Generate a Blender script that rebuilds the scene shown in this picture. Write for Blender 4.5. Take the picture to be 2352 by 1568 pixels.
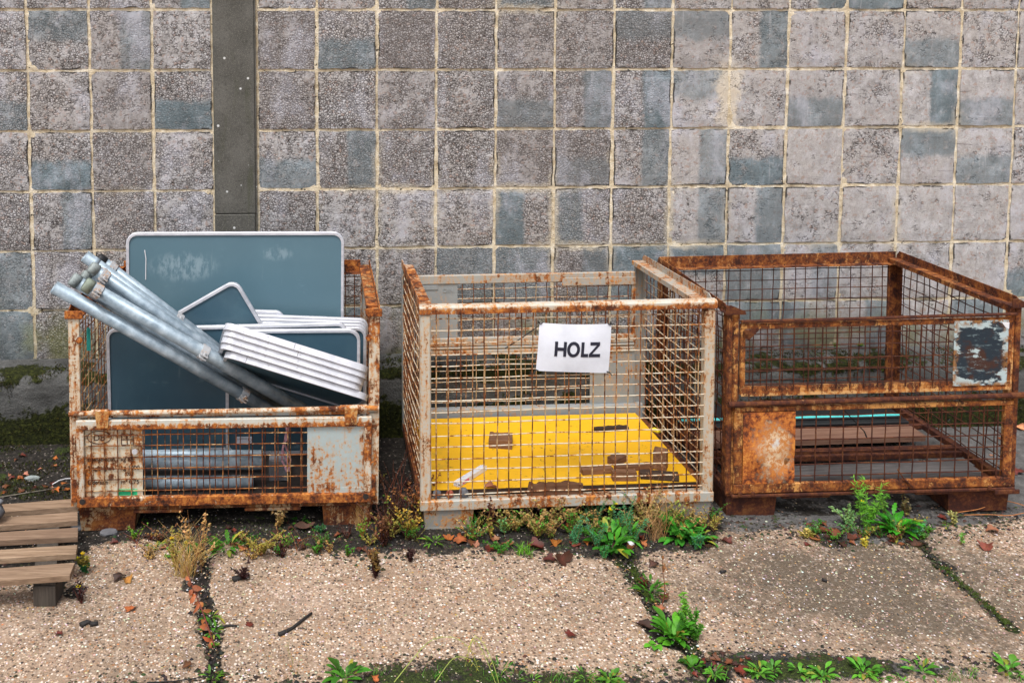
import bpy, math, random
import numpy as np
from mathutils import Vector, Matrix, noise
R = math.radians
for o in list(bpy.data.objects): bpy.data.objects.remove(o)
S = bpy.context.scene
C = S.collection

# ---------------------------------------------------------------- camera, sky, sun, exposure
FP, CH, PIT, CX, ROLL = 2047.16, 1.9524, .07048, 846.98, -.00155
CY = 120.02 + FP * math.tan(PIT)
cd = bpy.data.cameras.new('camera'); cam = bpy.data.objects.new('camera', cd); C.objects.link(cam)
cd.sensor_width = 36; cd.lens = FP / 2352 * 36
cd.shift_x = (1176 - CX) / 2352; cd.shift_y = -(784 - CY) / 2352
cd.clip_start = .05; cd.clip_end = 500
cam.matrix_world = Matrix.Translation((0, 0, CH)) @ Matrix.Rotation(math.pi / 2 - PIT, 4, 'X') @ Matrix.Rotation(ROLL, 4, 'Z')
S.camera = cam
S.view_settings.view_transform = 'Standard'; S.view_settings.look = 'None'
S.view_settings.gamma = 1; S.view_settings.exposure = 0.6
SUN_EL, SUN_AZ = R(64), R(202)      # soft overcast sun, high behind the viewer and to the left
W = bpy.data.worlds.new('World'); S.world = W; W.use_nodes = True
wn = W.node_tree; wn.nodes.clear()
sky = wn.nodes.new('ShaderNodeTexSky'); sky.sky_type = 'NISHITA'; sky.sun_disc = False
sky.sun_elevation = SUN_EL; sky.sun_rotation = SUN_AZ; sky.air_density = 1.0; sky.dust_density = 5.0; sky.ozone_density = 1.0
hs = wn.nodes.new('ShaderNodeHueSaturation'); hs.inputs['Saturation'].default_value = .55
bg = wn.nodes.new('ShaderNodeBackground'); bg.inputs['Strength'].default_value = .13
wo = wn.nodes.new('ShaderNodeOutputWorld')
wn.links.new(sky.outputs[0], hs.inputs['Color']); wn.links.new(hs.outputs[0], bg.inputs[0]); wn.links.new(bg.outputs[0], wo.inputs[0])
sd = bpy.data.lights.new('sun', 'SUN'); sd.energy = 1.5; sd.angle = R(18); sd.color = (.985, .99, 1)
so = bpy.data.objects.new('sun', sd); C.objects.link(so)
sdir = Vector((math.sin(SUN_AZ) * math.cos(SUN_EL), math.cos(SUN_AZ) * math.cos(SUN_EL), math.sin(SUN_EL)))
so.rotation_euler = (-sdir).to_track_quat('-Z', 'Y').to_euler()
S.cycles.max_bounces = 6

# ---------------------------------------------------------------- measuring: photo pixel (2352 wide) -> world point
def ray(x, y):
    u, w = x - CX, y - CY
    c, s = math.cos(ROLL), math.sin(ROLL)
    u, w = c * u + s * w, -s * u + c * w
    c, s = math.cos(PIT), math.sin(PIT)
    return Vector((u, FP * c - w * s, -FP * s - w * c))
CAM = Vector((0, 0, CH))
def onp(x, y, p0, n):
    d = ray(x, y); return CAM + d * ((Vector(p0) - CAM).dot(n) / d.dot(n))
def onz(x, y, z=0): return onp(x, y, (0, 0, z), Vector((0, 0, 1)))
CRATE = {'L': (-1.2116, 3.4945, .0527, .9340, 1.2497, .8092, -.0007, -.0094),
         'M': (.2104, 3.5178, .0561, .9352, 1.2231, .8287, -.0136, .004),
         'R': (1.4974, 3.6232, .0167, .9134, 1.2313, .8544, .0107, .0185)}
def cmat(k):
    x, y, yaw, zt, w, d, tx, ty = CRATE[k]
    return Matrix.Translation((x, y, -ty * w / 2)) @ Matrix.Rotation(yaw, 4, 'Z') @ Matrix.Rotation(-ty, 4, 'Y') @ Matrix.Rotation(tx, 4, 'X')
CM = {k: cmat(k) for k in CRATE}
def loc(k, x, y, ax, val):
    m = CM[k]; n = Vector(m.col[ax][:3]); o = m.translation
    return m.inverted() @ onp(x, y, o + n * val, n)
WA, WB = 4.6, .0406
WM = Matrix.Translation((0, WA, 0)) @ Matrix.Rotation(math.atan(WB), 4, 'Z')
def onwall(x, y):
    n = Vector(WM.col[1][:3]); return WM.inverted() @ onp(x, y, WM.translation, n)

# ---------------------------------------------------------------- mesh building
class MB:
    def __init__(s): s.v = []; s.f = []; s.mi = []; s.c = []; s.col = None; s.m = 0; s.T = None
    def pts(s, P):
        i = len(s.v)
        for p in P:
            p = Vector(p)
            if s.T is not None: p = s.T @ p
            s.v.append(p); s.c.append(s.col)
        return i
    def face(s, f): s.f.append(tuple(f)); s.mi.append(s.m)
    def box(s, a, b, bev=0.0):
        x0, y0, z0 = a; x1, y1, z1 = b
        if x0 > x1: x0, x1 = x1, x0
        if y0 > y1: y0, y1 = y1, y0
        if z0 > z1: z0, z1 = z1, z0
        e = min(bev, (x1-x0)*.4, (y1-y0)*.4, (z1-z0)*.4)
        if e <= 0:
            i = s.pts([(x0,y0,z0),(x1,y0,z0),(x1,y1,z0),(x0,y1,z0),(x0,y0,z1),(x1,y0,z1),(x1,y1,z1),(x0,y1,z1)])
            for f in ((0,3,2,1),(4,5,6,7),(0,1,5,4),(1,2,6,5),(2,3,7,6),(3,0,4,7)): s.face([i+q for q in f])
            return
        # bevelled: 24 verts
        V = {}
        L = []
        for cx in (0,1):
            for cy in (0,1):
                for cz in (0,1):
                    X = (x0,x1)[cx]; Y = (y0,y1)[cy]; Z = (z0,z1)[cz]
                    dx = e if cx == 0 else -e; dy = e if cy == 0 else -e; dz = e if cz == 0 else -e
                    V[(cx,cy,cz,'x')] = len(L); L.append((X, Y+dy, Z+dz))
                    V[(cx,cy,cz,'y')] = len(L); L.append((X+dx, Y, Z+dz))
                    V[(cx,cy,cz,'z')] = len(L); L.append((X+dx, Y+dy, Z))
        i = s.pts(L)
        def F(*k): s.face([i+V[q] for q in k])
        for c in (0,1):
            o = [(0,0),(1,0),(1,1),(0,1)]
            if c == 0: o = o[::-1]
            F(*[(c,a_,b_,'x') for a_,b_ in o]); F(*[(a_,c,b_,'y') for a_,b_ in o[::-1]]); F(*[(a_,b_,c,'z') for a_,b_ in o])
        for a_ in (0,1):
            for b_ in (0,1):
                F((a_,b_,0,'x'),(a_,b_,1,'x'),(a_,b_,1,'y'),(a_,b_,0,'y'))
                F((a_,0,b_,'x'),(a_,1,b_,'x'),(a_,1,b_,'z'),(a_,0,b_,'z'))
                F((0,a_,b_,'y'),(1,a_,b_,'y'),(1,a_,b_,'z'),(0,a_,b_,'z'))
                for c in (0,1): F((a_,b_,c,'x'),(a_,b_,c,'y'),(a_,b_,c,'z'))
    def tube(s, P, r, n=8, caps=True, closed=False, rs=None):
        P = [Vector(p) for p in P]; rings = []
        up = None
        for k, p in enumerate(P):
            if closed: d = P[(k+1) % len(P)] - P[k-1]
            else: d = P[min(k+1, len(P)-1)] - P[max(k-1, 0)]
            if d.length < 1e-9: d = Vector((0,0,1))
            d.normalize()
            if up is None:
                up = Vector((0,0,1)) if abs(d.z) < .9 else Vector((1,0,0))
            a = d.cross(up)
            if a.length < 1e-4: a = d.cross(Vector((1, .3, 0)))
            a.normalize(); b = a.cross(d); up = b
            rr = rs[k] if rs else r
            rings.append(s.pts([p + a*math.cos(t)*rr + b*math.sin(t)*rr for t in [2*math.pi*q/n for q in range(n)]]))
        m = len(rings)
        for k in range(m if closed else m-1):
            i, j = rings[k], rings[(k+1) % m]
            for q in range(n): s.face((i+q, i+(q+1) % n, j+(q+1) % n, j+q))
        if caps and not closed:
            s.face([rings[0]+q for q in range(n)][::-1]); s.face([rings[-1]+q for q in range(n)])
    def poly(s, P, y0, y1):     # polygon in xz, extruded along y
        n = len(P); i = s.pts([(x, y0, z) for x, z in P]); j = s.pts([(x, y1, z) for x, z in P])
        s.face([i+q for q in range(n)]); s.face([j+q for q in range(n)][::-1])
        for q in range(n): s.face((i+q, j+q, j+(q+1) % n, i+(q+1) % n))
    def build(s, name, mat, parent=None, smooth=False, mats=None, world=None, lab=None):
        me = bpy.data.meshes.new(name); me.from_pydata([tuple(v) for v in s.v], [], s.f)
        for m_ in (mats or [mat]): me.materials.append(m_)
        if any(s.mi): me.polygons.foreach_set('material_index', s.mi)
        if s.c and any(c is not None for c in s.c):
            at = me.color_attributes.new('col', 'FLOAT_COLOR', 'POINT')
            at.data.foreach_set('color', [q for c in s.c for q in ((*c, 1)[:4] if c is not None else (.5,.5,.5,1))])
        if smooth: me.polygons.foreach_set('use_smooth', [True]*len(me.polygons))
        me.update()
        o = bpy.data.objects.new(name, me); C.objects.link(o)
        if parent: o.parent = parent
        if world is not None: o.matrix_world = world
        if lab: o['label'] = lab
        return o
def tag(o, label=None, cat=None, group=None, kind=None):
    if label: o['label'] = label
    if cat: o['category'] = cat
    if group: o['group'] = group
    if kind: o['kind'] = kind
    return o
def empty(name, M, label, cat, group=None):
    o = bpy.data.objects.new(name, None); C.objects.link(o)
    o.empty_display_size = .1
    o.matrix_world = M if isinstance(M, Matrix) else Matrix.Translation(M)
    return tag(o, label, cat, group)

# ---------------------------------------------------------------- node helper
class NT:
    def __init__(s, name):
        s.m = bpy.data.materials.new(name); s.m.use_nodes = True; s.t = s.m.node_tree; s.t.nodes.clear()
        s.out = s.t.nodes.new('ShaderNodeOutputMaterial'); s.b = s.t.nodes.new('ShaderNodeBsdfPrincipled')
        s.t.links.new(s.b.outputs[0], s.out.inputs[0]); s._c = None
    def L(s, a, b): s.t.links.new(a, b)
    def put(s, sock, v):
        if isinstance(v, bpy.types.NodeSocket): s.L(v, sock)
        elif v is not None:
            if sock.type == 'RGBA' and len(v) == 3: v = (*v, 1)
            sock.default_value = v
    def obj(s):
        if s._c is None: s._c = s.t.nodes.new('ShaderNodeTexCoord')
        return s._c.outputs['Object']
    def mp(s, sc, v=None, rot=(0,0,0), off=(0,0,0)):
        n = s.t.nodes.new('ShaderNodeMapping'); n.inputs['Scale'].default_value = sc; n.inputs['Rotation'].default_value = rot
        n.inputs['Location'].default_value = off
        s.L(v or s.obj(), n.inputs[0]); return n.outputs[0]
    def noise(s, scale, det=4, rough=.55, v=None, dist=0.0):
        n = s.t.nodes.new('ShaderNodeTexNoise'); n.inputs['Scale'].default_value = scale; n.inputs['Detail'].default_value = det
        n.inputs['Roughness'].default_value = rough; n.inputs['Distortion'].default_value = dist
        s.L(v or s.obj(), n.inputs['Vector']); return n.outputs['Fac']
    def vor(s, scale, feat='F1', out='Distance', v=None, rnd=1):
        n = s.t.nodes.new('ShaderNodeTexVoronoi'); n.feature = feat; n.inputs['Scale'].default_value = scale
        n.inputs['Randomness'].default_value = rnd
        s.L(v or s.obj(), n.inputs['Vector']); return n.outputs[out]
    def math(s, op, a, b=0.0, c=0.0, clamp=False):
        n = s.t.nodes.new('ShaderNodeMath'); n.operation = op; n.use_clamp = clamp
        for i, q in enumerate((a, b, c)): s.put(n.inputs[i], q)
        return n.outputs[0]
    def step(s, v, a, b, lo=0.0, hi=1.0):
        n = s.t.nodes.new('ShaderNodeMapRange'); n.interpolation_type = 'SMOOTHSTEP'
        s.put(n.inputs[0], v); s.put(n.inputs[1], a); s.put(n.inputs[2], b); s.put(n.inputs[3], lo); s.put(n.inputs[4], hi)
        return n.outputs[0]
    def mix(s, f, a, b, mode='MIX'):
        n = s.t.nodes.new('ShaderNodeMix'); n.data_type = 'RGBA'; n.blend_type = mode
        s.put(n.inputs[0], f); s.put(n.inputs[6], a); s.put(n.inputs[7], b); return n.outputs[2]
    def ramp(s, v, stops, interp='LINEAR'):
        n = s.t.nodes.new('ShaderNodeValToRGB'); s.L(v, n.inputs[0]); cr = n.color_ramp; cr.interpolation = interp
        while len(cr.elements) < len(stops): cr.elements.new(.5)
        for e, (p, c) in zip(cr.elements, stops): e.position = p; e.color = (*c, 1)
        return n.outputs[0]
    def attr(s, name, out='Color'):
        n = s.t.nodes.new('ShaderNodeAttribute'); n.attribute_name = name; return n.outputs[out]
    def sep(s, v):
        n = s.t.nodes.new('ShaderNodeSeparateXYZ'); s.L(v, n.inputs[0]); return n.outputs
    def done(s, col, rough=.7, metal=0.0, bump=None, bs=.3, bd=.01, spec=None):
        s.put(s.b.inputs['Base Color'], col); s.put(s.b.inputs['Roughness'], rough); s.put(s.b.inputs['Metallic'], metal)
        if spec is not None: s.b.inputs['Specular IOR Level'].default_value = spec
        if bump is not None:
            n = s.t.nodes.new('ShaderNodeBump'); n.inputs['Strength'].default_value = bs; n.inputs['Distance'].default_value = bd
            s.L(bump, n.inputs['Height']); s.L(n.outputs[0], s.b.inputs['Normal'])
        return s.m

def mat_block():
    t = NT('lightweight_block')
    sx, sy, sz = t.sep(t.obj())[:]
    A = t.sep(t.attr('bkuv', 'Vector')); u, v, code = A[0], A[1], A[2]     # place inside the block, pattern code
    T = t.sep(t.attr('bktint')); rnd, roughn = T[0], T[1]
    # coordinates bent a little so the grain never lines up
    wn_ = t.t.nodes.new('ShaderNodeTexNoise'); wn_.inputs['Scale'].default_value = 26; wn_.inputs['Detail'].default_value = 3; t.L(t.obj(), wn_.inputs['Vector'])
    va = t.t.nodes.new('ShaderNodeVectorMath'); va.operation = 'MULTIPLY_ADD'; t.L(wn_.outputs['Color'], va.inputs[0]); va.inputs[1].default_value = (.024, .024, .024); t.L(t.obj(), va.inputs[2])
    P = va.outputs[0]
    big = t.noise(2.6, 4); mid = t.noise(13, 6, .68); fine = t.noise(150, 5, .8)
    col = t.ramp(mid, [(.34, (.27, .258, .250)), (.5, (.44, .425, .418)), (.66, (.60, .59, .595))])
    col = t.mix(t.step(big, .40, .62, 0, .7), col, t.ramp(t.noise(30, 5, .7), [(.35, (.33, .298, .275)), (.65, (.54, .505, .475))]))
    col = t.mix(t.step(fine, .44, .66, 0, .55), col, (.23, .205, .192))
    vs = t.vor(82, 'F1', 'Distance', P); cs = t.sep(t.vor(82, 'F1', 'Color', P)); edge = t.vor(82, 'DISTANCE_TO_EDGE', 'Distance', P)
    col = t.mix(t.math('MULTIPLY', t.step(cs[0], .84, .96), .45), col, (.34, .20, .14))
    col = t.mix(t.math('MULTIPLY', t.step(cs[1], .80, .95), .40), col, (.52, .50, .52))
    pm = t.math('ADD', t.math('MULTIPLY', t.noise(9, 5, .75), .6), t.math('MULTIPLY', t.noise(38, 4, .7), .4))
    open_ = t.step(t.math('ADD', pm, t.math('MULTIPLY', t.math('SUBTRACT', roughn, .5), .20)), .48, .60)
    pore = t.math('MULTIPLY', t.step(edge, .17, .03), open_)
    col = t.mix(t.math('MULTIPLY', pore, .80), col, (.045, .036, .034))
    hole = t.math('MULTIPLY', t.step(cs[2], .80, .84), t.math('MULTIPLY', t.step(vs, .50, .30), open_))
    col = t.mix(t.math('MULTIPLY', hole, .90), col, (.020, .014, .012))
    # horizontal compaction seams
    sm_ = t.noise(5, 4, .6, t.mp((.8, 1, 9)))
    col = t.mix(t.step(sm_, .63, .69, 0, .45), col, (.12, .10, .095))
    # smooth cement halves
    jit = t.math('MULTIPLY', t.math('SUBTRACT', t.noise(12, 6, .7), .5), .42)
    def half(c, expr):
        on = t.math('MULTIPLY', t.step(code, c-.5, c-.49), t.step(code, c+.5, c+.49))
        return t.math('MULTIPLY', on, expr)
    vv = t.math('ADD', v, jit); uu = t.math('ADD', u, t.math('MULTIPLY', jit, .5))
    hm = half(1, t.step(vv, .42, .58))
    for c, e in ((2, t.step(vv, .58, .42)), (3, t.step(uu, .55, .45)), (4, t.step(uu, .45, .55)), (5, t.step(vv, -9, -8))):
        hm = t.math('ADD', hm, half(c, e))
    hm = t.math('MULTIPLY', hm, t.math('ADD', .56, t.math('MULTIPLY', T[2], .38)), clamp=True)
    dark = t.ramp(t.noise(7, 6, .7), [(.3, (.080, .112, .124)), (.52, (.145, .192, .212)), (.72, (.31, .385, .43))])
    dark = t.mix(t.step(fine, .45, .7, 0, .5), dark, (.06, .072, .072))
    hm2 = t.math('MULTIPLY', hm, t.step(t.noise(20, 6, .75), .30, .50, .35, 1))
    col = t.mix(hm2, col, dark)
    col = t.mix(t.math('MULTIPLY', rnd, .60), col, (.19, .165, .155))
    bl = t.math('MULTIPLY', t.step(t.noise(3.6, 6, .7, t.mp((1, 1, .6))), .50, .66), .50)
    col = t.mix(bl, col, (.52, .52, .58))
    st = t.noise(11, 5, .65, t.mp((3.4, 1, .16)))
    col = t.mix(t.step(st, .56, .74, 0, .40), col, (.17, .16, .14))
    col = t.mix(t.step(st, .40, .30, 0, .35), col, (.50, .49, .50))
    # lime / mortar smears creeping over from the joints
    ex = t.math('MINIMUM', t.math('MINIMUM', u, t.math('SUBTRACT', 1, u)), t.math('MINIMUM', v, t.math('SUBTRACT', 1, v)))
    near = t.step(t.math('ADD', ex, t.math('MULTIPLY', t.math('SUBTRACT', t.noise(16, 5, .7), .5), .25)), .10, .0)
    reg = t.step(t.noise(1.4, 4, .6, t.mp((1, 1, .8), off=(3.1, 0, 1.7))), .52, .66)
    col = t.mix(t.math('MULTIPLY', t.math('MULTIPLY', near, reg), .75), col, t.mix(fine, (.50, .43, .31), (.64, .58, .48)))
    crk = t.math('MULTIPLY', t.step(t.math('ADD', ex, t.math('MULTIPLY', t.math('SUBTRACT', t.noise(60, 3, .7), .5), .03)), .030, .012), t.step(t.noise(4.3, 4, .7), .53, .58))
    col = t.mix(t.math('MULTIPLY', crk, .85), col, (.022, .018, .015))
    # the one tall lime run right of the middle
    e1 = t.math('ADD', t.math('ABSOLUTE', t.math('SUBTRACT', sx, 1.89)), t.math('MULTIPLY', t.math('SUBTRACT', t.noise(14, 5, .7), .5), .22))
    run = t.math('MULTIPLY', t.step(e1, .085, .03), t.math('MULTIPLY', t.step(sz, 1.50, 1.62), t.step(sz, 1.98, 1.80)))
    col = t.mix(t.math('MULTIPLY', run, .8), col, t.mix(mid, (.56, .44, .28), (.74, .70, .62)))
    al = t.math('MULTIPLY', t.step(sz, .75, .38), t.step(t.noise(3.5, 4), .46, .64))
    col = t.mix(t.math('MULTIPLY', al, .65), col, t.mix(mid, (.10, .12, .03), (.27, .27, .05)))
    col = t.mix(t.math('MULTIPLY', t.step(sz, .62, .33), .45), col, (.055, .052, .045))
    h = t.math('ADD', t.math('MULTIPLY', t.math('MULTIPLY', t.step(vs, .0, .7), -.5), open_), t.math('MULTIPLY', fine, .6))
    h = t.math('SUBTRACT', h, t.math('MULTIPLY', t.math('ADD', pore, hole), 1.3))
    h = t.math('MULTIPLY', h, t.math('SUBTRACT', 1, t.math('MULTIPLY', hm2, .75)))
    return t.done(col, .93, 0, h, .7, .006, .25)
def mat_mortar():
    t = NT('lime_mortar')
    sx, sy, sz = t.sep(t.obj())[:]
    n = t.noise(26, 5, .65); f = t.noise(150, 3, .7)
    col = t.ramp(n, [(.3, (.44, .34, .21)), (.5, (.68, .58, .41)), (.72, (.86, .80, .68))])
    col = t.mix(t.step(t.noise(5, 4), .55, .7, 0, .6), col, (.34, .28, .20))
    col = t.mix(t.step(t.noise(38, 3, .6), .655, .69, 0, .9), col, (.022, .018, .012))
    col = t.mix(t.step(f, .5, .75, 0, .45), col, (.24, .17, .09))
    col = t.mix(t.math('MULTIPLY', t.step(sz, .8, .3), .5), col, (.16, .15, .07))
    return t.done(col, .95, 0, t.math('ADD', n, t.math('MULTIPLY', f, .4)), .8, .012, .2)
def mat_pillar():
    t = NT('weathered_concrete')
    n = t.noise(5, 6, .6); f = t.noise(220, 3, .7)
    col = t.ramp(n, [(.3, (.060, .059, .051)), (.55, (.098, .096, .085)), (.8, (.15, .146, .132))])
    col = t.mix(t.step(f, .50, .62, 0, .8), col, (.20, .185, .16)); col = t.mix(t.step(t.noise(110, 4, .75), .56, .66, 0, .7), col, (.03, .028, .022))
    col = t.mix(t.step(t.noise(7, 4, .6, t.mp((2, 1, .3))), .52, .7, 0, .5), col, (.055, .062, .030))
    w = t.vor(26, 'F1'); wc = t.sep(t.vor(26, 'F1', 'Color'))[0]
    col = t.mix(t.math('MULTIPLY', t.step(w, .20, .12), t.step(wc, .80, .82)), col, (.62, .63, .62))
    return t.done(col, .9, 0, t.math('ADD', n, f), .35, .004, .25)
def mat_plinth():
    t = NT('mossy_concrete')
    sx, sy, sz = t.sep(t.obj())[:]
    n = t.noise(7, 6, .65, t.mp((1, 1, 2.5))); f = t.noise(120, 3, .7)
    col = t.ramp(n, [(.3, (.050, .050, .047)), (.55, (.105, .105, .10)), (.8, (.20, .198, .19))])
    col = t.mix(t.step(f, .5, .7, 0, .5), col, (.07, .065, .06))
    topz = t.step(t.math('ABSOLUTE', t.math('SUBTRACT', sz, .325)), .045, .005)
    low = t.step(sz, .24, .08)
    mm = t.math('ADD', t.noise(6, 6, .7), t.math('ADD', t.math('MULTIPLY', topz, .14), t.math('MULTIPLY', low, .22)))
    moss = t.step(mm, .565, .63)
    mcol = t.ramp(t.noise(60, 4, .7), [(.35, (.010, .012, .005)), (.55, (.028, .032, .008)), (.75, (.085, .095, .018))])
    col = t.mix(moss, col, mcol)
    return t.done(col, .95, 0, t.math('ADD', f, t.math('MULTIPLY', moss, t.noise(90, 3))), .8, .012, .15)
def mat_ground():
    t = NT('exposed_aggregate_ground')
    M = t.sep(t.attr('mask', 'Color')); soil, moss, conc = M[0], M[1], M[2]; stain = t.attr('stain', 'Fac')
    cell = t.sep(t.vor(100, 'F1', 'Color')); d = t.vor(100, 'F1')
    c2 = t.sep(t.vor(70, 'F1', 'Color')); d2 = t.vor(70, 'F1')
    f = t.noise(260, 3, .7); mid = t.noise(9, 4)
    base = t.mix(f, (.20, .150, .105), (.42, .34, .26))
    st = t.ramp(cell[0], [(0, (.055, .042, .034)), (.10, (.17, .11, .07)), (.24, (.34, .23, .14)), (.44, (.52, .39, .28)), (.62, (.40, .20, .09)), (.70, (.64, .53, .42)), (.86, (.86, .81, .74))], 'CONSTANT')
    g = t.step(d, .50, .30)
    col = t.mix(t.math('MULTIPLY', g, .9), base, st)
    big = t.math('MULTIPLY', t.step(d2, .42, .32), t.step(c2[0], .50, .54))
    bc = t.ramp(c2[1], [(0, (.035, .030, .028)), (.22, (.13, .09, .065)), (.38, (.36, .19, .09)), (.50, (.45, .36, .27)), (.68, (.62, .55, .46)), (.84, (.84, .81, .76))], 'CONSTANT')
    col = t.mix(big, col, bc)
    col = t.mix(t.step(mid, .42, .66, 0, .35), col, (.22, .155, .11))
    col = t.mix(t.step(t.noise(2.2, 4), .52, .72, 0, .3), col, (.52, .42, .35))
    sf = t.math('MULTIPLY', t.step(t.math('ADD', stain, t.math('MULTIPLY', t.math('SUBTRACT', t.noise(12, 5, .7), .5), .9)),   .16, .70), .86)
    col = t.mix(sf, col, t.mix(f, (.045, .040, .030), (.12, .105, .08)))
    dp = t.math('MULTIPLY', t.step(t.noise(1.25, 6, .68, t.mp((1, 1, 1), off=(.7, 2.3, 0))), .47, .63), t.step(t.noise(40, 4, .7), .32, .62, .35, 1))
    col = t.mix(t.math('MULTIPLY', dp, .46), col, (.10, .085, .065))
    gk = t.noise(48, 3, .7); col = t.mix(t.step(gk, .54, .66, 0, .45), col, (.11, .08, .055)); col = t.mix(t.step(gk, .44, .34, 0, .38), col, (.66, .58, .49))
    col = t.mix(1.0, col, (1.06, .965, .90), 'MULTIPLY')
    sp = t.math('MULTIPLY', t.step(t.noise(24, 4, .62), .655, .685), t.step(t.noise(1.7, 2), .40, .56))
    col = t.mix(t.math('MULTIPLY', sp, .85), col, (.030, .030, .022))
    nn = t.math('MULTIPLY', t.math('SUBTRACT', t.noise(22, 6, .75), .5), 1.7)
    cf = t.step(t.math('ADD', conc, nn), .42, .58)
    cc = t.ramp(t.noise(14, 6, .7), [(.3, (.055, .053, .050)), (.55, (.12, .115, .11)), (.8, (.24, .235, .225))])
    cc = t.mix(t.step(f, .45, .7, 0, .5), cc, (.045, .042, .04))
    col = t.mix(cf, col, cc)
    sfc = t.step(t.math('ADD', soil, nn), .42, .60)
    sc = t.ramp(t.noise(45, 5, .7), [(.35, (.007, .006, .005)), (.55, (.024, .020, .016)), (.72, (.075, .062, .05))])
    sc = t.mix(t.math('MULTIPLY', g, t.step(cell[1], .86, .93)), sc, (.26, .22, .19))
    col = t.mix(sfc, col, sc)
    mf = t.step(t.math('ADD', moss, nn), .48, .62)
    mc = t.ramp(t.noise(95, 4, .7), [(.35, (.010, .014, .004)), (.55, (.032, .045, .008)), (.75, (.10, .15, .02))])
    col = t.mix(mf, col, mc)
    h = t.math('ADD', t.math('MULTIPLY', t.step(d, .6, .1), .6), t.math('ADD', t.math('MULTIPLY', big, .7), t.math('MULTIPLY', f, .5)))
    h = t.math('ADD', h, t.math('MULTIPLY', t.math('ADD', sfc, mf), t.noise(60, 4, .7)))
    return t.done(col, t.step(t.noise(5, 3), .3, .7, .6, .92), 0, h, .7, .005, .3)
def mat_rust(name, paint, amt, wire=False, dark=0.0, vstreak=True, zp=None, kz=.16):
    """old paint over rusting steel; amt 0 = sound paint, 1 = bare rust"""
    t = NT(name)
    n1 = t.noise(9.0, 9, .74); n2 = t.noise(75, 6, .75); n3 = t.noise(20, 5, .6)
    v = t.math('ADD', t.math('MULTIPLY', n1, .55), t.math('MULTIPLY', n2, .45))
    if vstreak:
        s = t.noise(10, 5, .65, t.mp((5, 5, .7)))
        v = t.math('ADD', t.math('MULTIPLY', v, .72), t.math('MULTIPLY', s, .28))
    oi = t.t.nodes.new('ShaderNodeObjectInfo'); v = t.math('ADD', v, t.math('MULTIPLY', t.math('SUBTRACT', oi.outputs['Random'], .5), .035))
    v = t.math('ADD', v, t.math('MULTIPLY', t.math('SUBTRACT', t.noise(3.1, 3, .6), .5), .16))
    x_, y_, z_ = t.sep(t.obj())[:]
    v = t.math('ADD', v, t.step(z_, .20, .09, 0, .022))
    if zp:      # where water sits and runs: rust by height
        g = t.ramp(z_, [(z, (q, q, q)) for z, q in zp]); gs = t.t.nodes.new('ShaderNodeSeparateColor'); t.L(g, gs.inputs[0])
        v = t.math('ADD', v, t.math('MULTIPLY', t.math('SUBTRACT', gs.outputs[0], .5), kz))
    th = .5 + (.5 - amt) * .22
    m = t.step(v, th - .035, th + .02)
    halo = t.step(v, th - .085, th)
    rust = t.ramp(t.math('ADD', t.math('MULTIPLY', n3, .5), t.math('MULTIPLY', n2, .5)),
                  [(.40, (.026, .009, .005)), (.465, (.105, .028, .009)), (.53, (.30, .085, .016)), (.61, (.56, .22, .045))])
    if dark: rust = t.mix(dark, rust, (.038, .010, .007))
    pc = t.mix(t.step(n1, .35, .65, 0, .4), paint, tuple(q*.72 for q in paint))
    pc = t.mix(t.math('MULTIPLY', halo, .62), pc, (.62, .33, .11))
    pc = t.mix(t.step(t.noise(4, 4, .6, t.mp((6, 6, .6))), .57, .72, 0, .6), pc, (.50, .27, .11))
    col = t.mix(m, pc, rust)
    h = t.math('ADD', t.math('MULTIPLY', m, .35), t.math('MULTIPLY', n2, .6))
    return t.done(col, t.step(m, 0, 1, .48, .86), 0, h, .5, .003, .35)
def mat_rplate():
    t = NT('rubbed_rust_plate'); x, y, z = t.sep(t.obj())[:]
    n = t.noise(9, 8, .7); n2 = t.noise(60, 6, .75); d = t.noise(6, 6, .65, t.mp((1, 1, 1), rot=(0, .9, 0)))
    e = t.math('ADD', t.math('POWER', t.math('DIVIDE', t.math('SUBTRACT', x, .185), .105), 2), t.math('POWER', t.math('DIVIDE', t.math('SUBTRACT', z, .30), .14), 2))
    v = t.math('ADD', t.math('MULTIPLY', e, .15), t.math('ADD', t.math('MULTIPLY', n, .6), t.math('MULTIPLY', d, .4)))
    rust = t.ramp(t.math('ADD', t.math('MULTIPLY', n2, .5), t.math('MULTIPLY', n, .5)), [(.40, (.035, .008, .004)), (.46, (.15, .032, .008)), (.52, (.44, .12, .018)), (.60, (.66, .27, .05))])
    pale = t.mix(t.step(n2, .46, .54), (.72, .52, .32), (.52, .20, .05)); pale = t.mix(t.step(v, .50, .42), pale, (.62, .66, .66))
    return t.done(t.mix(t.step(v, .50, .66), pale, rust), .7, 0, n2, .45, .003)
def mat_galv():
    t = NT('galvanised_steel')
    n = t.noise(16, 5, .65); c = t.sep(t.vor(70, 'F1', 'Color'))[0]; l = t.noise(6, 4, .6)
    col = t.ramp(n, [(.3, (.15, .205, .25)), (.5, (.27, .345, .40)), (.7, (.46, .54, .59))])
    col = t.mix(t.math('MULTIPLY', c, .22), col, (.42, .49, .54))
    col = t.mix(t.step(l, .55, .75, 0, .5), col, (.10, .12, .135))
    return t.done(col, t.step(n, .3, .7, .38, .58), .25, n, .10, .002)
def mat_alu():
    t = NT('aluminium_trim')
    n = t.noise(9, 5, .65, t.mp((1, 1, 3))); d = t.noise(55, 4, .7)
    col = t.mix(t.step(n, .35, .65), (.66, .67, .71), (.50, .51, .55))
    col = t.mix(t.step(d, .60, .72, 0, .55), col, (.25, .25, .27))
    return t.done(col, .38, .25, n, .05, .002)
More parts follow.
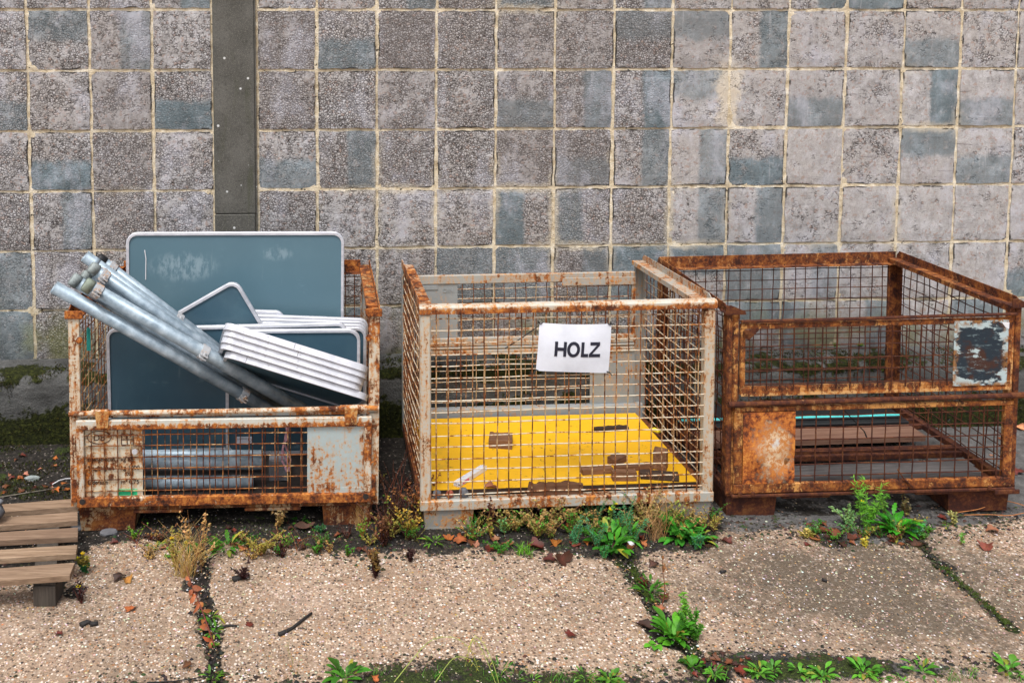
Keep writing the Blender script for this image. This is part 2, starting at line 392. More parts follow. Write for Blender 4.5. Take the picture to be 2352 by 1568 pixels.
def mat_slate(big=False):
    t = NT('pale_blue_grey_sheet' if big else 'blue_grey_sheet')
    n = t.noise(3.2, 5, .6); f = t.noise(150, 2, .6)
    col = t.ramp(n, [(.3, (.040, .088, .125)), (.55, (.052, .108, .146)), (.75, (.080, .148, .185))])
    bl = t.step(t.noise(5.0, 6, .7, t.mp((1, 1, 1.6))), .60, .74, 0, .35)
    col = t.mix(bl, col, (.27, .37, .41))
    col = t.mix(t.step(f, .5, .8, 0, .12), col, (.03, .05, .06))
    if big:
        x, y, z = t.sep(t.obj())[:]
        col = t.mix(.55, col, (.130, .230, .275))  # large rear panel mixed to a paler blue grey than the others
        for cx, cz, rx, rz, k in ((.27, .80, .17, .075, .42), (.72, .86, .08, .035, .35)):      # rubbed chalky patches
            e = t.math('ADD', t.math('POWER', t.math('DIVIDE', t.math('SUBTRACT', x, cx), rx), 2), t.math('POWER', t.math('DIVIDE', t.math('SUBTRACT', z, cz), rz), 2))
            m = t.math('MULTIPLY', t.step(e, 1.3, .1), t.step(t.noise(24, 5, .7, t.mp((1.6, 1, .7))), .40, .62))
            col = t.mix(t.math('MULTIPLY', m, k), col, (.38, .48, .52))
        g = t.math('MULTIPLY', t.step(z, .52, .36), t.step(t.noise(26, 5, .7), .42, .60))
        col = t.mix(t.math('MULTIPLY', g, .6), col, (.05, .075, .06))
    s = t.noise(9, 3, .6, t.mp((5, 5, .4), rot=(0, .15, 0)))
    col = t.mix(t.step(s, .66, .76, 0, .25), col, (.24, .31, .33))
    return t.done(col, .36, 0, f, .06, .001, .45)
def mat_yellow():
    t = NT('yellow_coated_board')
    n = t.noise(4, 5, .6); sp = t.noise(42, 4, .7)
    col = t.mix(n, (.74, .385, .006), (.82, .46, .010))
    col = t.mix(t.math('MULTIPLY', t.step(sp, .61, .68), t.step(t.noise(6, 3), .42, .58)), col, (.20, .12, .02))
    col = t.mix(t.step(t.noise(3.2, 6, .75), .58, .72, 0, .55), col, (.42, .26, .04)); col = t.mix(t.step(t.noise(7, 6, .75, t.mp((.4, 2.5, 1), rot=(0, 0, .3))), .62, .70, 0, .35), col, (.86, .70, .28))
    return t.done(col, .55, 0, n, .1, .002)
def mat_wood(name, a, b, c, ax=0, rough=.85):
    t = NT(name)
    sc = [26, 26, 26]; sc[ax] = 1.7
    g = t.noise(3, 6, .65, t.mp(tuple(sc)), .6); n = t.noise(4, 4)
    sc2 = [90, 90, 90]; sc2[ax] = 4
    fg = t.noise(2, 3, .6, t.mp(tuple(sc2)))
    col = t.ramp(g, [(.28, a), (.5, b), (.72, c)])
    col = t.mix(t.step(fg, .55, .75, 0, .55), col, tuple(q*.35 for q in a))
    col = t.mix(t.step(n, .55, .7, 0, .35), col, tuple(q*.6 for q in a))
    oi = t.t.nodes.new('ShaderNodeObjectInfo')
    col = t.mix(t.math('MULTIPLY', oi.outputs['Random'], .45), col, tuple(q*.75 for q in (a[0]*1.1, a[1], a[2]*1.15)))
    kn = t.vor(5.5, 'F1', 'Distance', t.mp((.55, 1, 1)))
    col = t.mix(t.step(kn, .085, .05, 0, .85), col, tuple(q*.3 for q in a))
    return t.done(col, rough, 0, t.math('ADD', g, fg), .4, .003, .25)
def mat_plain(name, col, rough=.7, metal=0.0, var=.25, sc=30, bump=.2):
    t = NT(name); n = t.noise(sc, 5, .65)
    c = t.mix(t.step(n, .35, .7), col, tuple(q*(1-var) for q in col))
    return t.done(c, rough, metal, n, bump, .003)
def mat_attr(name, rough=.6, trans=.25, var=.3, sc=60):
    t = NT(name); c = t.attr('col'); n = t.noise(sc, 4, .6)
    col = t.mix(t.math('MULTIPLY', t.step(n, .4, .7), var), c, (.02, .02, .01))
    t.done(col, rough, 0, n, .25, .003, .3)
    if trans:
        tr = t.t.nodes.new('ShaderNodeBsdfTranslucent'); t.L(col, tr.inputs[0])
        mx = t.t.nodes.new('ShaderNodeMixShader'); mx.inputs[0].default_value = trans
        t.L(t.b.outputs[0], mx.inputs[1]); t.L(tr.outputs[0], mx.inputs[2]); t.L(mx.outputs[0], t.out.inputs[0])
    return t.m

GREYW = (.40, .43, .42)
MT = dict(
    block=mat_block(), mortar=mat_mortar(), pillar=mat_pillar(), plinth=mat_plinth(), ground=mat_ground(),
    l_paint=mat_rust('grey_paint_flaking', GREYW, 0.4), l_rust=mat_rust('heavy_rust', (.55, .50, .40), 0.97),
    l_plate=mat_rust('pale_plate_spotted', (.38, .45, .45), 0.33), l_plate2=mat_rust('stained_plate', (.60, .56, .44), .30, vstreak=True),
    l_wire=mat_rust('rusty_wire', (.40, .30, .17), 0.66, dark=.42), l_post=mat_rust('cream_post_paint', (.56, .53, .44), 0.40),
    m_paint=mat_rust('light_grey_paint', (.40, .40, .36), 0.28), m_rail=mat_rust('cream_rail_paint', (.52, .49, .42), 0.56, zp=[(0, .5), (.885, .5), (.900, .80), (.915, .60), (.925, .15)]),
    m_side=mat_rust('worn_side_rail', (.42, .34, .28), 0.6), m_wire=mat_rust('pale_wire', (.58, .53, .42), 0.34, dark=.2),
    m_wire2=mat_rust('brown_wire', (.40, .31, .19), 0.58, dark=.42), m_plate=mat_rust('sound_grey_plate', (.28, .30, .30), 0.08),
    r_rust=mat_rust('deep_rust', (.34, .10, .022), 0.82, dark=.50), r_dark=mat_rust('dark_rust', (.16, .05, .025), 1.0, dark=.78),
    r_edge=mat_rust('orange_rust', (.62, .36, .15), 0.55), r_wire=mat_rust('brown_violet_wire', (.08, .03, .025), 1.0, dark=.82),
    r_rail=mat_rust('rust_top_rail', (.34, .10, .022), .72, dark=.42),
    galv=mat_galv(), alu=mat_alu(), slate=mat_slate(), yellow=mat_yellow(),
    pallet=mat_wood('weathered_pallet_wood', (.15, .096, .060), (.28, .188, .118), (.42, .30, .20), 0),
    palblock=mat_wood('damp_block_wood', (.04, .034, .026), (.075, .063, .05), (.12, .10, .08), 2),
    scrap=mat_wood('brown_scrap_wood', (.10, .045, .022), (.21, .105, .055), (.34, .19, .105), 0),
    scrapd=mat_wood('dark_scrap_wood', (.022, .014, .010), (.055, .034, .024), (.105, .07, .05), 0),
    plank=mat_wood('old_plank', (.11, .055, .034), (.21, .115, .075), (.32, .19, .135), 0),
    plankg=mat_wood('grey_plank', (.07, .064, .062), (.12, .11, .105), (.19, .175, .165), 0),
    black=mat_plain('black_plastic', (.012, .012, .013), .5), dirt=mat_plain('dark_steel', (.03, .022, .018), .9, 0, .5),
    plant=mat_attr('leaf_tissue', .5, .30, .22, 40), dead=mat_attr('dry_leaf_tissue', .55, .12, .45, 30),
    stone=mat_attr('pebble', .7, 0, .25, 200), stem=mat_attr('plant_stem', .7, 0, .3, 60),
    paper=mat_plain('laminated_paper', (.74, .77, .84), .20, 0, .14, 7, .25), ink=mat_plain('black_ink', (.012, .014, .03), .5, 0, 0),
    green=mat_plain('green_sticker', (.02, .62, .25), .5, 0, .1), cyan=mat_plain('cyan_strap', (.10, .62, .60), .45, 0, .15),
    white=mat_plain('white_plastic', (.78, .78, .80), .5, 0, .12), pink=mat_plain('pink_print', (.65, .12, .28), .5, 0, .1),
    cloud=mat_plain('cloudy_cap', (.30, .34, .33), .7, 0, .6, 25), red=mat_plain('red_brick', (.36, .09, .05), .9, 0, .4),
    greyst=mat_plain('grey_stone', (.15, .15, .16), .85, 0, .5, 20), teal=mat_plain('teal_tape', (.02, .38, .33), .5, 0, .2),
    ochre=mat_plain('yellow_paint', (.80, .60, .02), .5, 0, .1), letter=mat_plain('rust_letter', (.06, .02, .01), .9, 0, .4))
def mat_blueplate():
    t = NT('peeling_blue_plate'); o = t.obj()
    n = t.noise(8, 7, .7); s = t.noise(8, 6, .7, t.mp((1, 1, 2.2)))
    x, y, z = t.sep(o)[:]
    e = t.math('MINIMUM', t.math('MINIMUM', t.math('SUBTRACT', x, .944), t.math('SUBTRACT', 1.171, x)), t.math('MINIMUM', t.math('SUBTRACT', z, .555), t.math('SUBTRACT', .83, z)))
    v = t.math('ADD', t.math('MULTIPLY', s, 1.0), t.step(e, 0, .06, .10, -.10))
    base = t.mix(t.step(n, .5, .58), (.008, .022, .036), (.045, .016, .010))
    col = t.mix(t.math('MULTIPLY', t.step(t.noise(26, 5, .75, t.mp((.6, 1, 2.4))), .55, .66), .6), base, (.24, .33, .35)); base = col
    col = t.mix(t.step(v, .51, .56), base, (.42, .52, .53))
    col = t.mix(t.math('MULTIPLY', t.step(e, .03, .0), t.step(t.noise(30, 5, .7), .45, .55)), col, (.28, .13, .04))
    return t.done(col, .45, 0, n, .2, .002)
MT['blueplate'] = mat_blueplate()
rnd = random.Random(7)

# ================================================================ THE SETTING: ground
def P2(L): return [onz(x, y).xy for x, y in L]
def interp(L):
    L = sorted(L, key=lambda p: p[0]); xs = [p[0] for p in L]; ys = [p[1] for p in L]
    return lambda x: float(np.interp(x, xs, ys))
def build_ground():
    xs = np.concatenate([[-60, -20, -8, -4], np.arange(-2.5, 4.4, .0125), [6, 12, 25, 60]])
    ys = np.concatenate([[-40, -12, -3, .5, 1.8], np.arange(2.45, 4.75, .0125), [6, 12, 40]])
    band = interp(P2([(-300,1330), (120,1400), (150,1330), (210,1245), (340,1236), (420,1262), (560,1245), (700,1262), (860,1280), (960,1262), (1080,1262), (1200,1270),
                      (1330,1262), (1420,1282), (1600,1262), (1660,1222), (1850,1216), (1880,1238), (2100,1252), (2140,1222), (2352,1192), (2700,1180)]))
    back = interp(P2([(0,1140), (165,1140), (640,1200), (1640,1180), (1660,1222), (2352,1195)]))
    front = interp(P2([(-300,1590), (200,1580), (330,1556), (500,1548), (700,1560), (780,1546), (900,1522), (1040,1508), (1180,1532), (1400,1552), (1540,1542),
                       (1640,1492), (1800,1496), (1950,1507), (2100,1512), (2352,1534), (2700,1545)]))
    front2 = interp(P2([(-300,1680), (1400,1640), (1700,1575), (2000,1556), (2352,1549), (2700,1546)]))
    J = [(P2([(452,1240), (466,1330), (478,1430), (490,1500), (502,1620)]), .030, .4),
         (P2([(1432,1262), (1450,1310), (1490,1375), (1530,1425), (1590,1500), (1660,1570), (1700,1620)]), .034, .6),
         (P2([(2105,1235), (2150,1290), (2200,1335), (2262,1385), (2322,1440)]), .018, .9)]
    blobs = [(P2([(455,1345)])[0], .075), (P2([(560,1325)])[0], .03), (P2([(1500,1440)])[0], .05), (P2([(1550,1470)])[0], .09), (P2([(2170,1300)])[0], .05),
             (P2([(170,1360)])[0], .07), (P2([(1905,1245)])[0], .06), (P2([(860,1300)])[0], .05)]
    stc = P2([(1960,1345)])[0]; st2 = P2([(1850,1330), (2120,1360)])
    vs = []; mask = []; stain = []
    nz = noise.noise
    for Y in ys:
        for X in xs:
            n = nz(Vector((X*5, Y*5, 0)))*.5 + nz(Vector((X*17, Y*17, 3)))*.25
            so = mo = co = sn = 0.0; dz = 0
            if -3 < X < 4.6 and 2.2 < Y < 5:
                d = Y - band(X) + n*.12 + nz(Vector((X*34, Y*34, 8)))*.022
                so = 1/(1+math.exp(-d/.026)) if abs(d) < .5 else float(d > 0)
                # grey concrete behind the slab edge at the right-hand crate and beside it
                if X > 1.35:
                    k = min(1, (X-1.35)/.15); co = so*k; so *= (1-k*.62)
                    if X > 2.75: so *= .35
                inside = Y > back(X)
                if inside and X < 1.35: so = max(so, .78+n*.6)
                if inside and 1.35 <= X < 2.72 and Y < 4.5: so = max(so, .50+n*.8); co *= .75
                fd = front(X) - Y + n*.05; f2 = Y - front2(X) + n*.03
                fr = 1/(1+math.exp(-max(-40, min(40, fd/.028)))); fr2 = 1/(1+math.exp(-max(-40, min(40, f2/.02))))
                fr *= fr2
                so = max(so, fr*(.75+n*.5)); co = max(co, fr*.9 if X > 1.2 else fr*.4); mo = max(mo, fr*(.58+n*1.2))
                p = Vector((X, Y))
                for L, w, mm in J:
                    best = 9
                    for a, b in zip(L, L[1:]):
                        ab = b-a; t_ = max(0, min(1, (p-a).dot(ab)/ab.length_squared)); best = min(best, (p-a-ab*t_).length)
                    ww = w*(1+n*1.6)
                    q = max(0, min(1, 1.35-best/max(ww*1.15, .005)))
                    so = max(so, q); 
                    if q > .3: mo = max(mo, mm*(.8+n)); dz -= .012*min(1, q)
                for bp, br in blobs:
                    q = max(0, 1-(p-bp).length/(br*(1+n*1.3))); so = max(so, min(1, q*2.2)*.85)
                if inside: mo = max(mo, .34+n*.9) if X < -1.1 else max(mo, .18+n*.7)
                e = ((X-stc.x-.06)/.80)**2 + ((Y-stc.y)/.40)**2
                sn = max(sn, math.exp(-e*1.1)*(.85+n*.9))
                e = ((X-3.0)/.3)**2 + ((Y-2.9)/.25)**2; sn = max(sn, math.exp(-e)*.4)
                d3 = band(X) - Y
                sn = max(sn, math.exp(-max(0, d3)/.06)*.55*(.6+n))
                dz += n*.004 + nz(Vector((X*60, Y*60, 1)))*.0012*(1+2*so)
                if so > .6 and inside is False: dz += .004
            vs.append((X, Y, dz)); mask.append((so, mo, co, 1)); stain.append(sn)
    nx, ny = len(xs), len(ys)
    fs = [(j*nx+i, j*nx+i+1, (j+1)*nx+i+1, (j+1)*nx+i) for j in range(ny-1) for i in range(nx-1)]
    me = bpy.data.meshes.new('ground'); me.from_pydata(vs, [], fs)
    a = me.color_attributes.new('mask', 'FLOAT_COLOR', 'POINT'); a.data.foreach_set('color', [q for m in mask for q in m])
    a = me.attributes.new('stain', 'FLOAT', 'POINT'); a.data.foreach_set('value', stain)
    me.polygons.foreach_set('use_smooth', [True]*len(me.polygons)); me.materials.append(MT['ground'])
    o = bpy.data.objects.new('ground', me); C.objects.link(o); tag(o, kind='structure')
    return band, front
BAND, FRONT = build_ground()

def scatter_gravel():
    b = MB()
    pal = [(.70,.64,.56), (.50,.38,.27), (.42,.27,.17), (.22,.14,.09), (.05,.04,.036), (.52,.27,.10), (.80,.76,.70), (.30,.22,.16), (.07,.055,.045), (.34,.27,.21), (.58,.46,.35), (.10,.07,.05)]
    for k in range(34000):
        X = rnd.uniform(-1.7, 3.2); Y = rnd.uniform(2.5, 3.75)
        if Y > BAND(X)-.01 and rnd.random() < .86: continue
        if Y < FRONT(X) and rnd.random() < .7: continue
        r = rnd.choice([.0018, .0022, .0026, .0032, .0038, .0048]) * rnd.uniform(.8, 1.15)
        b.col = tuple(q*rnd.uniform(.75, 1.1) for q in rnd.choice(pal))
        a = rnd.random()*6.28; ca, sa = math.cos(a), math.sin(a); e = rnd.uniform(.6, 1)
        P = [(0,0,r*.6)] + [(r*math.cos(t), r*e*math.sin(t), r*.1) for t in [i*math.pi/2.5 for i in range(5)]]
        i = b.pts([(X+x*ca-y*sa, Y+x*sa+y*ca, z) for x, y, z in P])
        for q in range(5): b.face((i, i+1+q, i+1+(q+1) % 5))
    o = b.build('gravel', MT['stone'], smooth=True); tag(o, 'small pale and brown stones set in the concrete slabs', 'gravel', kind='stuff')
scatter_gravel()
def crumbs():
    b = MB(); q = random.Random(21)
    for k in range(7000):
        X = q.uniform(-1.6, 3.2); Y = BAND(X)+q.gauss(.03, .055)
        if k > 5200: X = q.uniform(-1.2, 3.0); Y = FRONT(X)+q.gauss(-.01, .03)
        if k < 900:
            L = [((452,1240),(478,1430)), ((478,1430),(500,1600)), ((1432,1262),(1490,1375)), ((1490,1375),(1620,1540)), ((2105,1235),(2200,1335)), ((2200,1335),(2322,1440))][k % 6]
            t_ = q.random(); p = onz(L[0][0]+(L[1][0]-L[0][0])*t_+q.gauss(0, 16 if k % 6 < 4 else 9), L[0][1]+(L[1][1]-L[0][1])*t_); X, Y = p.x, p.y
        r = q.choice([.002, .003, .004, .005, .007, .010]) * q.uniform(.7, 1.1)
        b.col = tuple(e*q.uniform(.6, 1.4) for e in q.choice([(.020,.016,.012), (.035,.026,.018), (.06,.035,.02), (.03,.04,.012), (.015,.014,.012)]))
        n = 6; a0 = q.random()*6
        i = b.pts([(X, Y, r*q.uniform(.5, .9))]+[(X+r*q.uniform(.7, 1.2)*math.cos(a0+t*6.283/n), Y+r*q.uniform(.5, 1)*math.sin(a0+t*6.283/n), 0) for t in range(n)])
        for e in range(n): b.face((i, i+1+e, i+1+(e+1) % n))
    o = b.build('soil_crumbs', MT['stem']); tag(o, 'dark crumbs of soil and moss strewn along the slab edges', 'soil', kind='stuff')
crumbs()

# ================================================================ block wall
def build_wall():
    root = empty('block_wall', WM, 'wall of square grey pumice blocks with ochre mortar joints behind the three cages', 'wall')
    ZO, MO = 2.1703, .3095
    xl = [-1.107 - .3145*k for k in range(10, -1, -1)] + [-.800]
    xr = [-.573, -.268, .043] + [.3513 + MO*k for k in range(0, 19)]
    codes = {}
    def cset(r, d):
        for c, q in d.items(): codes[(r, c)] = q
    # columns right of the pillar are numbered from joint 0; left ones 100+ counted leftwards from the pillar
    cset(-1, {3: 4, 6: 4, 7: 5, -1: 4, 1: 5, 100: 4, 102: 1, 9: 1})
    cset(0, {3: 1, 4: 1, 5: 4, 8: 2, -2: 2, 102: 1, 101: 4})
    cset(1, {1: 2, 2: 4, 3: 4, 4: 1, 6: 2, 8: 4, 9: 2, 100: 2, 103: 2})
    cset(2, {-3: 2, -2: 4, 2: 2, 3: 4, 4: 4, 5: 2, 8: 1, 9: 2, 102: 2})
    cset(3, {1: 3, 2: 3, 4: 4, 5: 4, 102: 4})
    cset(4, {0: 5, 1: 5, 2: 4, 3: 5, 5: 5, 6: 4, 103: 5, 4: 1})
    cset(5, {103: 5, 5: 1, 7: 4, 4: 2, 9: 1, -2: 5, 6: 3})
    darkness = {(0,-3): .7, (0,-1): .75, (0,0): .4, (1,-3): .5, (1,-1): .55, (2,1): .75, (0,1): .6, (0,2): .55, (1,1): .5, (2,2): .6, (2,101): .45, (1,101): .7, (3,101): .4, (2,-1): .25,
                (0,101): .35, (4,102): .3, (1,2): .55, (0,3): .4, (3,-3): .3, (0,4): .45, (4,-1): .35, (5,0): .6, (4,2): .45, (5,1): .6, (5,-1): .5, (-1,2): .3, (-1,0): .35}
    v = []; f = []; uv = []; tint = []
    G = 7
    rb = random.Random(3)
    def block(x0, x1, z0, z1, r, c):
        code = codes.get((r, c))
        if code is None: code = rb.choice([0, 0, 0, 0, 0, 1, 2, 4]) if (c >= 10 and c < 100) or r < -1 or c > 103 else 0
        dk = darkness.get((r, c), rb.random()**2*.22); strength = rb.random()
        rough = max(0, min(1, {True: .9, False: .45}[c < 4 or c >= 100] + rb.uniform(-.3, .15)))
        j = .0074; x0 += j; x1 -= j; z0 += j; z1 -= j
        x0 += rb.uniform(-.002, .003); x1 += rb.uniform(-.003, .002); z0 += rb.uniform(-.002, .002)
        dy = rb.uniform(-.003, .002); tx = rb.uniform(-.004, .004); tz = rb.uniform(-.004, .004)
        i = len(v)
        for b_ in range(G+1):
            for a_ in range(G+1):
                u_, w_ = a_/G, b_/G; x = x0+(x1-x0)*u_; z = z0+(z1-z0)*w_
                y = dy + tx*(u_-.5) + tz*(w_-.5)
                if a_ in (0, G): x += rb.uniform(-.0035, .0035); y += .003
                else: x += rb.uniform(-.004, .004)
                if b_ in (0, G): z += rb.uniform(-.0035, .0035); y += .003
                y += rb.uniform(-.0006, .0006)
                v.append((x, y, z)); uv.append((u_, w_, code)); tint.append((dk, rough, strength, 1))
        for b_ in range(G):
            for a_ in range(G):
                q = i+b_*(G+1)+a_; f.append((q, q+1, q+G+2, q+G+1))
        ring = [i+a_ for a_ in range(G+1)] + [i+b_*(G+1)+G for b_ in range(1, G+1)] + [i+G*(G+1)+a_ for a_ in range(G-1, -1, -1)] + [i+b_*(G+1) for b_ in range(G-1, 0, -1)]
        k = len(v)
        for q in ring: v.append((v[q][0], .05, v[q][2])); uv.append(uv[q]); tint.append(tint[q])
        n = len(ring)
        for q in range(n): f.append((ring[(q+1) % n], ring[q], k+q, k+(q+1) % n))
    for r in range(-5, 6):
        z1 = ZO - MO*r; z0 = z1 - MO
        if r == 5: z0 = .355
        for k in range(len(xl)-1): block(xl[k], xl[k+1], z0, z1, r, 100 + (len(xl)-2-k))
        for k in range(len(xr)-1): block(xr[k], xr[k+1], z0, z1, r, k-3)
    me = bpy.data.meshes.new('masonry'); me.from_pydata(v, [], f)
    a = me.attributes.new('bkuv', 'FLOAT_VECTOR', 'POINT'); a.data.foreach_set('vector', [q for t in uv for q in t])
    a = me.color_attributes.new('bktint', 'FLOAT_COLOR', 'POINT'); a.data.foreach_set('color', [q for t in tint for q in t])
    me.materials.append(MT['block']); o = bpy.data.objects.new('masonry', me); C.objects.link(o); o.parent = root
    # mortar: a rough sheet just behind the block faces, with raised blobs
    b = MB(); X0, X1, Z0, Z1 = xl[0], xr[-1], .2, ZO+MO*5; sx = .0135
    nx = int((X1-X0)/sx); nz_ = int((Z1-Z0)/sx)
    b.v = [Vector((X0+(X1-X0)*i/nx, .0078+.0026*noise.noise(Vector((i*.31, k*.31, 0)))+.0030*noise.noise(Vector((i*.9, k*.9, 5))), Z0+(Z1-Z0)*k/nz_)) for k in range(nz_+1) for i in range(nx+1)]
    b.c = [None]*len(b.v); b.f = [(k*(nx+1)+i, k*(nx+1)+i+1, (k+1)*(nx+1)+i+1, (k+1)*(nx+1)+i) for k in range(nz_) for i in range(nx)]; b.mi = [0]*len(b.f)
    b.build('mortar', MT['mortar'], root, True)
    b = MB(); b.box((X0, .06, 0), (X1, .24, Z1), .0); b.build('core', MT['plinth'], root)
    # concrete pillar set in the wall, in two lengths
    b = MB(); b.box((-.797, -.016, .36), (-.588, .055, 1.118), .004); b.box((-.797, -.014, 1.121), (-.586, .055, Z1), .004)
    b.build('pillar', MT['pillar'], root)
    b = MB(); b.box((-.584, -.008, .36), (-.579, .03, Z1)); b.build('joint_strip', MT['pillar'], root)
    # plinth with sloped top
    b = MB(); n = 260; L = []
    prof = [(-.205, -.05), (-.205, .15), (-.203, .29), (-.198, .325), (-.18, .340), (-.1, .352), (0, .364), (.05, .366)]
    for k in range(n+1):
        x = X0 + (X1-X0)*k/n
        for y, z in prof:
            nn = noise.noise(Vector((x*6, z*9, y*9))) * .006 + noise.noise(Vector((x*22, z*30, y*30)))*.003
            L.append((x, y+nn*(1 if y < -.15 else .3), z+nn*(.8 if z > .2 else 0)))
    i = b.pts(L); m = len(prof)
    for k in range(n):
        for q in range(m-1): b.face((i+k*m+q, i+(k+1)*m+q, i+(k+1)*m+q+1, i+k*m+q+1))
    b.build('plinth', MT['plinth'], root, True)
    return root
WALL = build_wall()

def moss():
    b = MB(); rm = random.Random(11)
    def tuft(x, y, z, s, nrm):
        c = rm.choice([(.03,.035,.008), (.055,.06,.012), (.10,.105,.02), (.015,.017,.006), (.06,.045,.015)])
        b.col = tuple(q*rm.uniform(.7, 1.3) for q in c)
        for _ in range(4):
            d = Vector((rm.uniform(-1, 1), rm.uniform(-1, .6), rm.uniform(-.2, 1))) + nrm; d.normalize(); d *= s*rm.uniform(.5, 1.2)
            w = d.cross(Vector((rm.uniform(-1,1), rm.uniform(-1,1), .3))); w.normalize(); w *= s*.22
            p = Vector((x, y, z)); i = b.pts([p-w, p+w, p+d]); b.face((i, i+1, i+2))
    n = 0
    while n < 9000:
        x = rm.uniform(-2.6, 4.2)
        if rm.random() < .45: y, z, nr = rm.uniform(-.2, -.03), 0, Vector((0, 0, 1)); z = .342+(y+.18)*.13
        else: z = .34 - abs(rm.gauss(0, .04)) if rm.random() < .5 else rm.uniform(0, .2); y, nr = -.206, Vector((0, -1, 0))
        m = noise.noise(Vector((x*4, z*8, y*5)))+ .5*noise.noise(Vector((x*13, z*20, y*9)))
        if m < (.05 if z > .2 else -.05): continue
        tuft(x, y, z, rm.uniform(.006, .013), nr); n += 1
    o = b.build('moss', MT['stem'], world=WM); tag(o, 'dark green moss growing on the concrete plinth of the wall', 'moss', kind='stuff')
    b2 = MB(); b.v = []; b.f = []; b.mi = []; b.c = []
    for k in range(8600):          # moss along joints and on the soil beside the pallet
        if k < 2600:
            p = onz(rm.uniform(-60, 165), rm.uniform(1010, 1150))
        elif k >= 5200: p = onz(rm.choice([rm.uniform(300, 880), rm.uniform(1000, 1650), rm.uniform(1850, 2130)]), rm.uniform(1190, 1262))
        elif k < 3500: p = onz(*(lambda t: (1440+t*60+rm.gauss(0, 6), 1290+t*95))(rm.random()))
        elif k < 4200: p = onz(*(lambda t: (2165+t*150+rm.gauss(0, 5), 1300+t*135))(rm.random()))
        else: p = onz(rm.uniform(900, 2352), rm.uniform(1535, 1560))
        if noise.noise(Vector((p.x*8, p.y*8, 0))) < -.1: continue
        if k > 2600: 
            s = rm.uniform(.003, .007)
        else: s = rm.uniform(.005, .012)
        tuft(p.x, p.y, .002, s, Vector((0, 0, 1)))
        if k > 2600:
            c = (.09, .14, .02)
            for q in range(12): b.c[-1-q] = tuple(e*rm.uniform(.6, 1.3) for e in c)
    o = b.build('ground_moss', MT['stem']); tag(o, 'green moss along the slab joints and on the dark soil', 'moss', kind='stuff')
moss()

# ================================================================ crates
def wires(o, ux, uz, w, h, nx, nz, r, seed=1, jit=.0016, bulge=0.0, mats=(0, 1), wob=.0):
    """welded wire sheet: origin, unit vectors along and up, size, counts. horizontals material 0, verticals 1"""
    b = MB(); o = Vector(o); ux = Vector(ux); uz = Vector(uz); n = ux.cross(uz); q = random.Random(seed)
    K = 14
    def bow(a, c):
        return bulge*math.sin(math.pi*a)*math.sin(math.pi*c) + wob*noise.noise(Vector((a*5+seed, c*4, seed*.7)))
    for k in range(nz):
        c = (k+.5)/nz; cc = c + q.uniform(-1, 1)*jit/h*1.5; ph = q.random()*9
        P = [o + ux*w*a + uz*(h*cc + jit*1.6*noise.noise(Vector((a*6, ph, k)))+wob*.6*noise.noise(Vector((a*3+ph, c*3, 1)))) - n*(bow(a, c)+r*.9) for a in [i/K for i in range(K+1)]]
        b.m = mats[0]; b.tube(P, r*q.uniform(.92, 1.08), 5, False)
    for k in range(nx):
        a = (k+.5)/nx; aa = a + q.uniform(-1, 1)*jit/w*1.5; ph = q.random()*9
        P = [o + ux*(w*aa + jit*1.4*noise.noise(Vector((c*6, ph, k)))+wob*.6*noise.noise(Vector((a*3, c*3+ph, 2)))) + uz*h*c - n*(bow(a, c)-r*.9) for c in [i/K for i in range(K+1)]]
        b.m = mats[1]; b.tube(P, r*q.uniform(.92, 1.08), 5, False)
    return b
X, Z, Yv = (1, 0, 0), (0, 0, 1), (0, 1, 0)

def angle_y(b, x, y0, y1, z, w=.055, h=.036, side=1, t=.004):
    """L-section rail along y: flat flange inward, lip standing on the outer side (side=-1 left, +1 right), lip ends cut at a slant"""
    xi = x - side*w
    b.box((min(x, xi), y0, z-.012), (max(x, xi), y1, z-.012+t), .0012)
    a, c = (x-t, x) if side > 0 else (x, x+t)
    P = [(y0, z-.0125), (y0+.004, z+.006), (y0+.035, z+h-.012), (y1-.02, z+h-.012), (y1, z+.004), (y1, z-.0125)]
    i = b.pts([(a, yy, zz) for yy, zz in P]); j = b.pts([(c, yy, zz) for yy, zz in P]); n = len(P)
    b.face([i+q for q in range(n)][::-1]); b.face([j+q for q in range(n)])
    for q in range(n): b.face((i+q, i+(q+1) % n, j+(q+1) % n, j+q))
    # down-turned inner edge
    b.box((xi, y0+.001, z-.030), (xi+side*t, y1-.001, z-.0125))
def post(b, x, y, z0, z1, sx, sy, w=.042, t=.005):
    """folded corner post: outer face, side face and an inner return"""
    b.box((x, y, z0), (x+sx*w, y+sy*t, z1), .0012)
    b.box((x, y+sy*(t+.0005), z0), (x+sx*t, y+sy*w, z1), .0012)
    b.box((x+sx*(w-t), y+sy*(t+.0005), z0+.01), (x+sx*w, y+sy*.018, z1-.01))
def foot(b, x0, x1, y0, y1, z1):
    dx, dy = .008, .006
    P = [(x0+dx, y0+dy, 0), (x1-dx, y0+dy, 0), (x1-dx, y1-dy, 0), (x0+dx, y1-dy, 0), (x0, y0, z1), (x1, y0, z1), (x1, y1, z1), (x0, y1, z1)]
    i = b.pts(P)
    for f in ((0,3,2,1),(4,5,6,7),(0,1,5,4),(1,2,6,5),(2,3,7,6),(3,0,4,7)): b.face([i+q for q in f])
    b.box((x0+dx-.002, y0+dy-.002, .0), (x1-dx+.002, y0+dy+.0005, .008))
def bolt(b, x, y, z, r=.011, d=.007):
    b.tube([(x, y, z), (x, y-d, z)], r, 6); b.tube([(x, y-d*.5, z), (x, y-d*1.6, z)], r*.55, 8)
